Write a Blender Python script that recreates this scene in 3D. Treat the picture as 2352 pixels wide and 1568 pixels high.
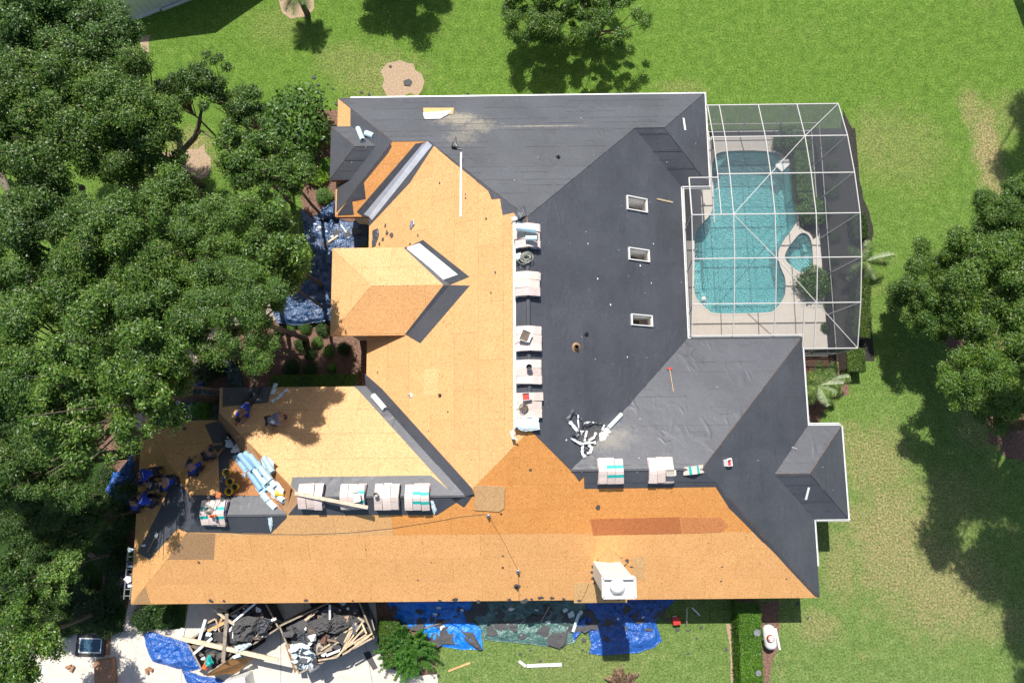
import bpy, bmesh, math, random
import numpy as np
from mathutils import Vector, Matrix, noise as mnoise
from mathutils.geometry import tessellate_polygon
random.seed(7); RNG=np.random.default_rng(7)
for o in list(bpy.data.objects): bpy.data.objects.remove(o)
SC=bpy.context.scene; COL=SC.collection

# ------------------------------------------------------------------ camera
FPX,CA,CB,CR,CH=1549.0,.1338,.0056,-.0105,34.0      # drone camera about 34 m above the lawn
RM=Matrix.Rotation(CR,3,'Z')@Matrix.Rotation(CB,3,'Y')@Matrix.Rotation(CA,3,'X')
cam=bpy.data.cameras.new('camera'); camo=bpy.data.objects.new('camera',cam); COL.objects.link(camo)
camo.matrix_world=Matrix.Translation((0,0,CH))@RM.to_4x4()
cam.sensor_width=36; cam.lens=FPX/2352*36; cam.clip_end=2000; cam.clip_start=.5
SC.camera=camo
# ------------------------------------------------------------------ light
SUN_EL=math.radians(58); SUN_AZ=math.atan2(-.185,1)   # from the north, a touch west
SD=Vector((math.sin(SUN_AZ)*math.cos(SUN_EL),math.cos(SUN_AZ)*math.cos(SUN_EL),math.sin(SUN_EL)))
w=bpy.data.worlds.new('World'); SC.world=w; w.use_nodes=True
nt=w.node_tree; bg=nt.nodes['Background']; sk=nt.nodes.new('ShaderNodeTexSky'); sk.sky_type='NISHITA'
sk.sun_disc=False; sk.sun_elevation=SUN_EL; sk.sun_rotation=SUN_AZ%(2*math.pi); sk.air_density=1.0; sk.dust_density=1.5
nt.links.new(sk.outputs[0],bg.inputs[0]); bg.inputs[1].default_value=.085
sl=bpy.data.lights.new('sun','SUN'); sl.energy=4.6; sl.angle=math.radians(.53); sl.color=(1,.955,.89)
so=bpy.data.objects.new('sun',sl); COL.objects.link(so); so.rotation_euler=SD.to_track_quat('Z','Y').to_euler(); so.location=(0,0,60)
vs=SC.view_settings; vs.view_transform='Standard'; vs.look='None'; vs.exposure=.42; vs.gamma=1; vs.use_curve_mapping=False

# ------------------------------------------------------------------ picking helpers (photo pixel, 2352 wide -> place)
def ray(px,py): return (RM@Vector(((px-1176)/FPX,(784-py)/FPX,-1)))
def at(px,py,z=0.0):
    d=ray(px,py); t=(z-CH)/d.z; return Vector((d.x*t,d.y*t,z))
def ats(L,z=0.0): return [at(x,y,z) for x,y in L]

# ------------------------------------------------------------------ materials
def newmat(name):
    m=bpy.data.materials.new(name); m.use_nodes=True; t=m.node_tree; p=t.nodes['Principled BSDF']; return m,t,p
def N(t,typ,**k):
    n=t.nodes.new(typ)
    for a,b in k.items(): setattr(n,a,b)
    return n
def posvec(t,scale=(1,1,1),rot=(0,0,0),obj=False):
    if obj: s=N(t,'ShaderNodeTexCoord').outputs['Object']
    else: s=N(t,'ShaderNodeNewGeometry').outputs['Position']
    mp=N(t,'ShaderNodeMapping'); mp.inputs['Scale'].default_value=scale; mp.inputs['Rotation'].default_value=rot
    t.links.new(s,mp.inputs[0]); return mp.outputs[0]
def noise(t,vec,scale,detail=4,rough=.6,dist=0):
    n=N(t,'ShaderNodeTexNoise'); n.inputs['Scale'].default_value=scale; n.inputs['Detail'].default_value=detail
    n.inputs['Roughness'].default_value=rough; n.inputs['Distortion'].default_value=dist
    t.links.new(vec,n.inputs['Vector']); return n.outputs['Fac']
def ramp(t,fac,stops):
    r=N(t,'ShaderNodeValToRGB'); e=r.color_ramp.elements
    while len(e)<len(stops): e.new(.5)
    for i,(p,c) in enumerate(stops): e[i].position=p; e[i].color=(*c,1) if len(c)==3 else c
    t.links.new(fac,r.inputs[0]); return r.outputs[0]
def mix(t,fac,a,b,mode='MIX'):
    m=N(t,'ShaderNodeMix',data_type='RGBA',blend_type=mode)
    if isinstance(fac,(int,float)): m.inputs[0].default_value=fac
    else: t.links.new(fac,m.inputs[0])
    for i,v in ((6,a),(7,b)):
        if isinstance(v,tuple): m.inputs[i].default_value=(*v[:3],1)
        else: t.links.new(v,m.inputs[i])
    return m.outputs[2]
def math_(t,op,a,b=0.0,c=None,clamp=False):
    m=N(t,'ShaderNodeMath',operation=op); m.use_clamp=clamp
    for i,v in enumerate((a,b) if c is None else (a,b,c)):
        if isinstance(v,(int,float)): m.inputs[i].default_value=v
        else: t.links.new(v,m.inputs[i])
    return m.outputs[0]
def bump(t,p,h,strength=.5,dist=.02):
    b=N(t,'ShaderNodeBump'); b.inputs['Strength'].default_value=strength; b.inputs['Distance'].default_value=dist
    t.links.new(h,b.inputs['Height']); t.links.new(b.outputs[0],p.inputs['Normal'])
def objcol(t): return N(t,'ShaderNodeObjectInfo').outputs['Color']
def simple(name,c,rough=.6,var=.25,scale=6,bmp=.2,metal=0,spec=None,bdist=.01,tint=False):
    m,t,p=newmat(name); v=posvec(t)
    f=noise(t,v,scale,5,.65)
    a=tuple(x*(1-var) for x in c); b=tuple(min(1,x*(1+var)) for x in c)
    col=ramp(t,f,[(.3,a),(.7,b)])
    if tint: col=mix(t,1.0,col,objcol(t),'MULTIPLY')
    t.links.new(col,p.inputs['Base Color'])
    p.inputs['Roughness'].default_value=rough; p.inputs['Metallic'].default_value=metal
    if spec is not None: p.inputs['Specular IOR Level'].default_value=spec
    if bmp: bump(t,p,noise(t,v,scale*4,3),bmp,bdist)
    return m
M={}
# OSB sheathing: crossing wood strands
def osb():
    m,t,p=newmat('osb_board')
    cols=[]
    for i,(rz,sx,sy) in enumerate(((.15,21,74),(-.5,24,80),(1.25,74,25))):
        vv=posvec(t,(sx,sy,sy),(0,0,rz)); vo=N(t,'ShaderNodeTexVoronoi'); vo.inputs['Scale'].default_value=1.0
        t.links.new(vv,vo.inputs['Vector']); s=N(t,'ShaderNodeSeparateColor'); t.links.new(vo.outputs['Color'],s.inputs[0]); cols.append(s.outputs[0])
    f=math_(t,'MAXIMUM',math_(t,'MULTIPLY',cols[0],.8),cols[1]); f=math_(t,'ADD',math_(t,'MULTIPLY',f,.6),math_(t,'MULTIPLY',cols[2],.4))
    base=ramp(t,f,[(.15,(.36,.19,.085)),(.4,(.60,.355,.17)),(.68,(.70,.45,.225)),(.97,(.80,.60,.37))])
    v=posvec(t)
    big=ramp(t,noise(t,v,1.1,4),[(.25,(.93,.90,.87)),(.75,(1,1,1))])
    c=mix(t,1.0,base,big,'MULTIPLY')
    sp=N(t,'ShaderNodeTexVoronoi'); sp.inputs['Scale'].default_value=6.5; t.links.new(v,sp.inputs['Vector'])
    s2=N(t,'ShaderNodeSeparateColor'); t.links.new(sp.outputs['Color'],s2.inputs[0])
    dot=math_(t,'MULTIPLY',math_(t,'LESS_THAN',sp.outputs['Distance'],.16),math_(t,'GREATER_THAN',s2.outputs[0],.72))
    c=mix(t,math_(t,'MULTIPLY',dot,.6),c,(.12,.07,.04))
    c=mix(t,1.0,c,objcol(t),'MULTIPLY')
    t.links.new(c,p.inputs['Base Color']); p.inputs['Roughness'].default_value=.8; p.inputs['Specular IOR Level'].default_value=.2
    bump(t,p,f,.35,.004); return m
M['osb']=osb()
# synthetic felt underlayment: black, faint weave, printed lines, soft wrinkles, scuffs
def felt():
    m,t,p=newmat('felt_underlayment'); v=posvec(t)
    n1=noise(t,v,.55,5,.6); n2=noise(t,v,30,2); 
    c=ramp(t,n1,[(.3,(.046,.049,.060)),(.7,(.070,.074,.088))])
    c=mix(t,.55,c,mix(t,1.0,c,ramp(t,n2,[(.3,(.35,.35,.35)),(.7,(1.7,1.7,1.7))]),'MULTIPLY'))
    sc=noise(t,posvec(t,(1,.35,1)),3.5,6,.7,1.2)
    c=mix(t,math_(t,'MULTIPLY',math_(t,'GREATER_THAN',sc,.69),.35),c,(.26,.25,.24))
    vo=N(t,'ShaderNodeTexVoronoi'); vo.inputs['Scale'].default_value=1.6; t.links.new(v,vo.inputs['Vector'])
    c=mix(t,math_(t,'MULTIPLY',math_(t,'LESS_THAN',vo.outputs['Distance'],.035),.8),c,(.6,.6,.58))
    for (px,py,rx,ry,am) in ((1045,262,60,22,.75),(1095,285,50,25,.5),(1240,287,110,3,.6),(1060,320,40,30,.35),(1390,1005,60,30,.4)):
        q=at(px,py,4.3); q2=at(px+rx,py,4.3); q3=at(px,py+ry,4.3); sx=1/abs(q2.x-q.x); sy=1/abs(q3.y-q.y)
        mp=N(t,'ShaderNodeMapping'); mp.inputs['Scale'].default_value=(sx,sy,0); mp.inputs['Location'].default_value=(-q.x*sx,-q.y*sy,0); t.links.new(N(t,'ShaderNodeNewGeometry').outputs['Position'],mp.inputs[0])
        ln=N(t,'ShaderNodeVectorMath',operation='LENGTH'); t.links.new(mp.outputs[0],ln.inputs[0]); rr=math_(t,'ADD',ln.outputs['Value'],math_(t,'MULTIPLY',math_(t,'SUBTRACT',noise(t,v,3.5,7,.8,1),.5),3.0))
        k=N(t,'ShaderNodeMapRange'); k.inputs[1].default_value=1.1; k.inputs[2].default_value=.3; k.inputs[3].default_value=0; k.inputs[4].default_value=am; t.links.new(rr,k.inputs[0]); c=mix(t,k.outputs[0],c,(.30,.26,.19))
    c=mix(t,1.0,c,objcol(t),'MULTIPLY')
    t.links.new(c,p.inputs['Base Color']); p.inputs['Roughness'].default_value=.52; p.inputs['Specular IOR Level'].default_value=.85
    wr=noise(t,posvec(t,(1,.30,1)),1.5,1,.4,.6); 
    wr2=math_(t,'SUBTRACT',1.0,math_(t,'MULTIPLY',math_(t,'ABSOLUTE',math_(t,'SUBTRACT',wr,.5)),9.0),clamp=True)
    mask=ramp(t,noise(t,v,.7,2),[(.52,(0,0,0)),(.64,(1,1,1))])
    h=math_(t,'ADD',math_(t,'MULTIPLY',math_(t,'MULTIPLY',wr2,mask),.6),math_(t,'MULTIPLY',noise(t,v,3,2),.35))
    bump(t,p,h,.38,.05); return m
M['felt']=felt()
M['feltline']=simple('felt_chalk_line',(.085,.085,.09),.7,.4,3,0)
M['deck_base']=simple('roof_deck_edge',(.35,.2,.1),.8)
M['fascia']=simple('fascia_stained_wood',(.30,.10,.05),.7,scale=3)
M['gutter']=simple('white_aluminium',(.76,.77,.76),.35,.08,4,0)
M['drip']=simple('galvanised_flashing',(.55,.57,.62),.3,.12,3,.1,metal=.3)
M['stucco']=simple('beige_stucco',(.62,.52,.42),.9,.08,9,.3)
M['chim']=simple('white_painted_chimney',(.78,.77,.74),.75,.07,5,.25)
M['white']=simple('white_paint',(.78,.78,.76),.5,.05,5,0)
M['dark']=simple('black_plastic',(.02,.02,.022),.5,.3,8,.2)
M['scrap']=simple('shingle_scrap',(.085,.083,.085),.9,.35,25,.5)
M['film']=simple('pale_blue_release_film',(.60,.72,.76),.45,.12,7,.25,tint=True)
M['filmw']=simple('white_release_film',(.80,.82,.82),.4,.1,8,.3)
M['wood']=simple('weathered_lumber',(.40,.34,.27),.8,.3,7,.3,tint=True)
M['concrete']=None
M['yellow']=simple('yellow_bucket_plastic',(.80,.52,.02),.4,.08,5,0)
M['red']=simple('red_paint',(.55,.04,.03),.5,.15,9,.1)
M['orange']=simple('orange_plastic',(.75,.16,.05),.5,.2,9,.1)
M['rope']=simple('grey_rope',(.36,.36,.30),.9,.25,20,.3)
M['metal']=simple('bare_metal',(.42,.42,.44),.35,.2,9,.1,metal=.6)
M['rust']=simple('trailer_paint',(.06,.055,.05),.6,.4,6,.3)
M['card']=simple('brown_cardboard',(.36,.19,.11),.85,.2,6,.2)
M['glass']=simple('tinted_glass',(.05,.11,.17),.08,.2,3,0)
M['bark']=simple('tree_bark',(.16,.125,.095),.95,.4,9,.8,bdist=.03)
M['skin']=simple('skin',(.36,.19,.12),.6,.08,9,0)
M['pants']=simple('dark_work_trousers',(.03,.032,.04),.9,.3,12,.3,tint=False)
M['cloth']=simple('work_shirt_cloth',(1,1,1),.85,.15,10,.3,tint=True)
M['hair']=simple('hair_and_cap',(.03,.028,.03),.9,.3,20,.3)
M['teal']=simple('teal_print',(.02,.42,.38),.6,.1,8,0)
M['blueprint']=simple('blue_print',(.10,.14,.42),.6,.1,8,0)
M['screenpost']=simple('white_aluminium_beam',(.50,.49,.47),.5,.06,4,0)
def paper():
    m,t,p=newmat('shingle_wrapper_paper'); v=posvec(t)
    c=ramp(t,noise(t,posvec(t,(4,22,4)),2.5,5,.7),[(.3,(.52,.42,.38)),(.7,(.80,.70,.66))])
    c=mix(t,1.0,c,objcol(t),'MULTIPLY')
    vo=N(t,'ShaderNodeTexVoronoi'); vo.inputs['Scale'].default_value=7; t.links.new(v,vo.inputs['Vector'])
    c=mix(t,math_(t,'MULTIPLY',math_(t,'LESS_THAN',vo.outputs['Distance'],.10),.7),c,(.16,.13,.12))
    t.links.new(c,p.inputs['Base Color']); p.inputs['Roughness'].default_value=.75; bump(t,p,noise(t,v,16,3),.4,.012); return m
M['paper']=paper()
def tarp(name,c,c2):
    m,t,p=newmat(name); v=posvec(t)
    n=noise(t,v,2.2,4,.6,.8); col=ramp(t,n,[(.3,c),(.75,c2)])
    t.links.new(col,p.inputs['Base Color']); p.inputs['Roughness'].default_value=.27; p.inputs['Specular IOR Level'].default_value=.8
    vo=N(t,'ShaderNodeTexVoronoi',feature='DISTANCE_TO_EDGE'); vo.inputs['Scale'].default_value=4.2
    wv=N(t,'ShaderNodeVectorMath',operation='ADD'); t.links.new(v,wv.inputs[0])
    nn=N(t,'ShaderNodeTexNoise'); nn.inputs['Scale'].default_value=2.5; nn.inputs['Detail'].default_value=4; t.links.new(v,nn.inputs[0]); t.links.new(nn.outputs['Color'],wv.inputs[1])
    t.links.new(wv.outputs[0],vo.inputs['Vector'])
    h=math_(t,'ADD',math_(t,'MULTIPLY',math_(t,'MINIMUM',vo.outputs[0],.25),2.0),noise(t,v,11,4,.6,.5))
    bump(t,p,h,.8,.035); return m
M['tarp_blue']=tarp('blue_tarpaulin',(.012,.07,.32),(.03,.16,.56))
M['tarp_bright']=tarp('bright_blue_tarpaulin',(.0,.16,.72),(.02,.30,.92))
M['tarp_green']=tarp('green_tarpaulin',(.03,.10,.085),(.16,.28,.25))
M['tarp_dkgreen']=tarp('dark_green_tarpaulin',(.010,.035,.032),(.04,.10,.09))
M['tarp_slate']=tarp('slate_blue_tarpaulin',(.015,.04,.11),(.06,.13,.27))
def lawnmat():
    m,t,p=newmat('lawn_grass'); v=posvec(t)
    fine=noise(t,v,10,5,.9); mid=noise(t,v,2.2,5,.7); big=noise(t,v,.22,5,.6); fib=noise(t,posvec(t,(9,22,9),(0,0,.5)),1.4,5,.8,.6)
    s=N(t,'ShaderNodeSeparateXYZ'); t.links.new(N(t,'ShaderNodeNewGeometry').outputs['Position'],s.inputs[0])
    yg=math_(t,'DIVIDE',math_(t,'ADD',s.outputs[1],math_(t,'MULTIPLY',math_(t,'SUBTRACT',big,.5),14)),18.0)
    yg=math_(t,'MULTIPLY_ADD',yg,.5,.5,clamp=True)
    lush=ramp(t,mid,[(.28,(.088,.172,.022)),(.55,(.140,.248,.036)),(.78,(.212,.312,.060))])
    dull=ramp(t,mid,[(.28,(.120,.200,.050)),(.55,(.190,.275,.080)),(.78,(.290,.340,.135))])
    c=mix(t,yg,dull,lush)
    # dry and worn patches
    drym=None
    for (px,py,rx,ry,a) in ((2270,340,36,110,.95),(2232,250,30,50,.6),(2290,440,30,60,.8),(2330,260,60,60,.3),(2050,1240,120,170,.72),(2160,1350,130,120,.7),(2010,1060,90,90,.6),(2270,1430,110,50,.45),(1960,1010,50,40,.5),(1930,1300,50,90,.5),
              (2080,340,100,100,.28),(870,170,110,60,.4),(640,60,80,50,.2),(790,140,70,50,.3),(430,360,60,60,.9),(2010,330,60,90,.35),(2250,800,70,100,.9),(2170,1150,110,80,.35),(1880,1440,60,40,.5),(1560,200,60,20,.3),(1350,1520,160,60,.2),(2250,980,60,60,.4)):
        q=at(px,py); q2=at(px+rx,py); q3=at(px,py+ry)
        sx=1/abs(q2.x-q.x); sy=1/abs(q3.y-q.y)
        mp=N(t,'ShaderNodeMapping'); mp.inputs['Scale'].default_value=(sx,sy,0); mp.inputs['Location'].default_value=(-q.x*sx,-q.y*sy,0)
        t.links.new(N(t,'ShaderNodeNewGeometry').outputs['Position'],mp.inputs[0])
        ln=N(t,'ShaderNodeVectorMath',operation='LENGTH'); t.links.new(mp.outputs[0],ln.inputs[0])
        r=math_(t,'ADD',ln.outputs['Value'],math_(t,'MULTIPLY',math_(t,'SUBTRACT',noise(t,v,1.3,7,.8),.5),2.6))
        k=N(t,'ShaderNodeMapRange'); k.inputs[1].default_value=1.25; k.inputs[2].default_value=.45; k.inputs[3].default_value=0; k.inputs[4].default_value=a
        t.links.new(r,k.inputs[0]); drym=k.outputs[0] if drym is None else math_(t,'MAXIMUM',drym,k.outputs[0])
    dry2=math_(t,'MULTIPLY',ramp(t,noise(t,v,.45,6,.75),[(.56,(0,0,0)),(.72,(1,1,1))]),math_(t,'SUBTRACT',.62,math_(t,'MULTIPLY',yg,.45)))
    drym=math_(t,'MAXIMUM',drym,dry2)
    drym=math_(t,'MULTIPLY',drym,ramp(t,noise(t,v,5,5,.85),[(.36,(.25,.25,.25)),(.58,(1,1,1))]))
    c=mix(t,drym,c,ramp(t,fine,[(.3,(.30,.22,.10)),(.7,(.48,.37,.20))]))
    c=mix(t,.85,c,mix(t,1.0,c,ramp(t,fine,[(.38,(.30,.38,.28)),(.5,(1,1,1)),(.62,(1.7,1.55,1.8))]),'MULTIPLY'))
    c=mix(t,.7,c,mix(t,1.0,c,ramp(t,fib,[(.36,(.45,.52,.45)),(.52,(1,1,1)),(.66,(1.6,1.5,1.6))]),'MULTIPLY'))
    t.links.new(c,p.inputs['Base Color']); p.inputs['Roughness'].default_value=.9; p.inputs['Specular IOR Level'].default_value=.15
    bump(t,p,math_(t,'ADD',fine,fib),.9,.05); return m
M['lawn']=lawnmat()
def groundmat(name,stops,sc,b=.6,bd=.04):
    m,t,p=newmat(name); v=posvec(t)
    f=math_(t,'ADD',math_(t,'MULTIPLY',noise(t,v,sc,6,.8),.7),math_(t,'MULTIPLY',noise(t,posvec(t,(1,2.6,1),(0,0,.9)),sc*1.3,3,.7),.3))
    c=ramp(t,f,stops); t.links.new(c,p.inputs['Base Color']); p.inputs['Roughness'].default_value=.95; p.inputs['Specular IOR Level'].default_value=.1
    bump(t,p,f,b,bd); return m
M['mulch']=groundmat('bark_mulch',[(.36,(.05,.028,.02)),(.5,(.19,.11,.08)),(.64,(.40,.27,.21))],13)
M['straw']=groundmat('pale_dirt_and_straw',[(.34,(.17,.11,.07)),(.5,(.40,.29,.19)),(.64,(.58,.46,.34))],14)
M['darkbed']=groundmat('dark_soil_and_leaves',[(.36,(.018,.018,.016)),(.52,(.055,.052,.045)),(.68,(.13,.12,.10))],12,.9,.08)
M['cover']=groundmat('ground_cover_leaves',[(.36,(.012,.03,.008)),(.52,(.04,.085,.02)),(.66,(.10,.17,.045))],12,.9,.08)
M['concrete']=groundmat('pale_concrete',[(.35,(.52,.47,.41)),(.5,(.62,.57,.50)),(.68,(.68,.63,.56))],2.2,.2,.01)
M['deckc']=groundmat('beige_pool_deck',[(.35,(.55,.50,.44)),(.5,(.60,.55,.485)),(.68,(.64,.59,.525))],3,.2,.01)
M['stepc']=groundmat('garden_path_concrete',[(.35,(.33,.27,.22)),(.5,(.42,.36,.30)),(.68,(.5,.44,.37))],5,.3,.01)
def leafmat(name,stops,sss=.25,rough=.42,clump=None):
    m,t,p=newmat(name); g=N(t,'ShaderNodeNewGeometry')
    c=ramp(t,g.outputs['Random Per Island'],stops)
    big=noise(t,posvec(t),.9,3,.5); c=mix(t,1.0,c,ramp(t,big,[(.3,(.74,.80,.80)),(.7,(1.28,1.2,1.05))]),'MULTIPLY')
    c=mix(t,1.0,c,objcol(t),'MULTIPLY')
    t.links.new(c,p.inputs['Base Color']); p.inputs['Roughness'].default_value=rough; p.inputs['Specular IOR Level'].default_value=.45
    tr=N(t,'ShaderNodeBsdfTranslucent'); t.links.new(mix(t,1.0,c,(1.3,1.5,.6),'MULTIPLY'),tr.inputs[0])
    ms=N(t,'ShaderNodeMixShader'); ms.inputs[0].default_value=sss; t.links.new(p.outputs[0],ms.inputs[1]); t.links.new(tr.outputs[0],ms.inputs[2])
    t.links.new(ms.outputs[0],t.nodes['Material Output'].inputs[0]); return m
M['oak']=leafmat('oak_leaves',[(0,(.030,.070,.014)),(.45,(.068,.140,.024)),(.82,(.12,.22,.036)),(.95,(.18,.27,.06)),(1,(.26,.24,.10))])
M['shrub']=leafmat('shrub_leaves',[(0,(.03,.07,.012)),(.5,(.06,.135,.02)),(1,(.12,.23,.04))])
M['lime']=leafmat('lime_green_leaves',[(0,(.10,.20,.02)),(.5,(.22,.38,.03)),(1,(.36,.52,.06))])
M['palm']=leafmat('palm_fronds',[(0,(.05,.10,.02)),(.5,(.10,.18,.04)),(1,(.26,.30,.12))])
M['dryleaf']=leafmat('reddish_bromeliad_leaves',[(0,(.10,.05,.04)),(.5,(.26,.16,.12)),(1,(.42,.32,.22))])
def watermat():
    m,t,p=newmat('pool_water'); v=posvec(t)
    out=t.nodes['Material Output']
    wv=N(t,'ShaderNodeTexWave',wave_type='RINGS',rings_direction='SPHERICAL'); wv.inputs['Scale'].default_value=2.3; wv.inputs['Distortion'].default_value=6; wv.inputs['Detail'].default_value=2
    mp=N(t,'ShaderNodeMapping'); q=at(1740,690); mp.inputs['Location'].default_value=(-q.x,-q.y,0); t.links.new(N(t,'ShaderNodeNewGeometry').outputs['Position'],mp.inputs[0]); t.links.new(mp.outputs[0],wv.inputs[0])
    rip=noise(t,posvec(t,(1,1.6,1)),5.5,4,.6,1.5)
    h=math_(t,'ADD',math_(t,'MULTIPLY',wv.outputs['Fac'],.22),rip)
    b=N(t,'ShaderNodeBump'); b.inputs['Strength'].default_value=.9; b.inputs['Distance'].default_value=.085; t.links.new(h,b.inputs['Height'])
    tr=N(t,'ShaderNodeBsdfTransparent'); tr.inputs[0].default_value=(.72,.96,.97,1)
    df=N(t,'ShaderNodeBsdfDiffuse'); df.inputs[0].default_value=(.25,.53,.54,1); t.links.new(b.outputs[0],df.inputs['Normal'])
    gl=N(t,'ShaderNodeBsdfGlossy'); gl.inputs['Roughness'].default_value=.12; t.links.new(b.outputs[0],gl.inputs['Normal'])
    fr=N(t,'ShaderNodeFresnel'); fr.inputs[0].default_value=1.33; t.links.new(b.outputs[0],fr.inputs['Normal'])
    m1=N(t,'ShaderNodeMixShader'); m1.inputs[0].default_value=.27; t.links.new(tr.outputs[0],m1.inputs[1]); t.links.new(df.outputs[0],m1.inputs[2])
    m2=N(t,'ShaderNodeMixShader'); t.links.new(fr.outputs[0],m2.inputs[0]); t.links.new(m1.outputs[0],m2.inputs[1]); t.links.new(gl.outputs[0],m2.inputs[2])
    t.links.new(m2.outputs[0],out.inputs[0]); return m
M['water']=watermat()
M['plaster']=simple('teal_pool_plaster',(.25,.57,.59),.8,.08,3,0)
M['plasterl']=simple('pale_teal_plaster',(.42,.70,.70),.8,.06,3,0)
def screenmat():
    m,t,p=newmat('insect_screen'); p.inputs['Base Color'].default_value=(.10,.11,.13,1); p.inputs['Roughness'].default_value=.8
    tr=N(t,'ShaderNodeBsdfTransparent'); ms=N(t,'ShaderNodeMixShader')
    lw=N(t,'ShaderNodeLayerWeight'); lw.inputs[0].default_value=.35
    f=math_(t,'MULTIPLY_ADD',lw.outputs['Facing'],.95,.12,clamp=True)
    t.links.new(f,ms.inputs[0]); t.links.new(tr.outputs[0],ms.inputs[1]); t.links.new(p.outputs[0],ms.inputs[2]); t.links.new(ms.outputs[0],t.nodes['Material Output'].inputs[0]); return m
M['screen']=screenmat()

# ------------------------------------------------------------------ mesh helpers
class MB:
    def __init__(s): s.v=[]; s.f=[]; s.m=[]; s.cm=0
    def poly(s,pts): 
        i=len(s.v); s.v+=[tuple(p) for p in pts]; s.f.append(tuple(range(i,i+len(pts)))); s.m.append(s.cm)
    def prism(s,top,d):
        """top polygon (ccw seen from outside), extruded by vector d"""
        n=len(top); i=len(s.v); d=Vector(d); s.v+=[tuple(p) for p in top]+[tuple(Vector(p)+d) for p in top]
        s.f.append(tuple(range(i,i+n))); s.f.append(tuple(i+n+k for k in reversed(range(n)))); s.m+=[s.cm]*2
        for k in range(n):
            a=i+k;b=i+(k+1)%n; s.f.append((a,a+n,b+n,b)); s.m.append(s.cm)
    def box(s,c,dim,R=None):
        c=Vector(c); hx,hy,hz=dim[0]/2,dim[1]/2,dim[2]/2; R=R or Matrix.Identity(3)
        i=len(s.v)
        for z in(-hz,hz):
            for x,y in((-hx,-hy),(hx,-hy),(hx,hy),(-hx,hy)): s.v.append(tuple(c+R@Vector((x,y,z))))
        for f in((3,2,1,0),(4,5,6,7),(0,1,5,4),(1,2,6,5),(2,3,7,6),(3,0,4,7)): s.f.append(tuple(i+k for k in f)); s.m.append(s.cm)
    def bar(s,a,b,w,h,up=(0,0,1)):
        a=Vector(a);b=Vector(b); d=b-a; L=d.length
        if L<1e-6: return
        x=d/L; u=Vector(up); y=u.cross(x)
        if y.length<1e-4: y=Vector((0,1,0)).cross(x)
        y.normalize(); z=x.cross(y); s.box((a+b)/2,(L,w,h),Matrix((x,y,z)).transposed())
    def tube(s,pts,rad,n=8,cap=True):
        pts=[Vector(p) for p in pts]; rr=rad if isinstance(rad,(list,tuple)) else [rad]*len(pts)
        i0=len(s.v); up=Vector((0,0,1))
        for k,p in enumerate(pts):
            d=(pts[min(k+1,len(pts)-1)]-pts[max(k-1,0)]); d=d.normalized() if d.length>1e-9 else Vector((0,0,1))
            a=d.cross(up); 
            if a.length<.05: a=d.cross(Vector((0,1,0)))
            a.normalize(); b=d.cross(a)
            for j in range(n):
                t=2*math.pi*j/n; s.v.append(tuple(p+(a*math.cos(t)+b*math.sin(t))*rr[k]))
        for k in range(len(pts)-1):
            for j in range(n):
                q=i0+k*n; s.f.append((q+j,q+(j+1)%n,q+n+(j+1)%n,q+n+j)); s.m.append(s.cm)
        if cap:
            s.f.append(tuple(i0+j for j in reversed(range(n)))); s.f.append(tuple(i0+(len(pts)-1)*n+j for j in range(n))); s.m+=[s.cm]*2
    def lathe(s,prof,n=16,c=(0,0,0),R=None):
        R=R or Matrix.Identity(3); c=Vector(c); i0=len(s.v)
        for r,z in prof:
            for j in range(n):
                t=2*math.pi*j/n; s.v.append(tuple(c+R@Vector((r*math.cos(t),r*math.sin(t),z))))
        for k in range(len(prof)-1):
            for j in range(n):
                q=i0+k*n; s.f.append((q+j,q+(j+1)%n,q+n+(j+1)%n,q+n+j)); s.m.append(s.cm)
    def build(s,name,mats,parent=None,smooth=False,bevel=0):
        me=bpy.data.meshes.new(name); me.from_pydata(s.v,[],s.f)
        for m in (mats if isinstance(mats,(list,tuple)) else [mats]): me.materials.append(M[m] if isinstance(m,str) else m)
        if any(s.m): me.polygons.foreach_set('material_index',s.m)
        if smooth: me.polygons.foreach_set('use_smooth',[True]*len(me.polygons))
        o=link(name,me,parent)
        if bevel:
            b=o.modifiers.new('bevel','BEVEL'); b.width=bevel; b.segments=1; b.limit_method='ANGLE'
        return o
def link(name,me,parent=None,loc=None):
    o=bpy.data.objects.new(name,me); COL.objects.link(o)
    if parent: o.parent=parent
    if loc is not None: o.location=loc
    return o
def tag(o,label=None,cat=None,group=None,kind=None):
    if label: o['label']=label
    if cat: o['category']=cat
    if group: o['group']=group
    if kind: o['kind']=kind
    return o
def thing(name,label,cat,loc=(0,0,0),group=None,rot=None):
    o=bpy.data.objects.new(name,None); COL.objects.link(o); o.location=loc; o.empty_display_size=.2
    if rot is not None: o.rotation_euler=rot
    return tag(o,label,cat,group)
def copytree(o,parent=None):
    c=o.copy(); COL.objects.link(c); c.parent=parent
    for ch in [x for x in o.children]: copytree(ch,c)
    return c
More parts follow.
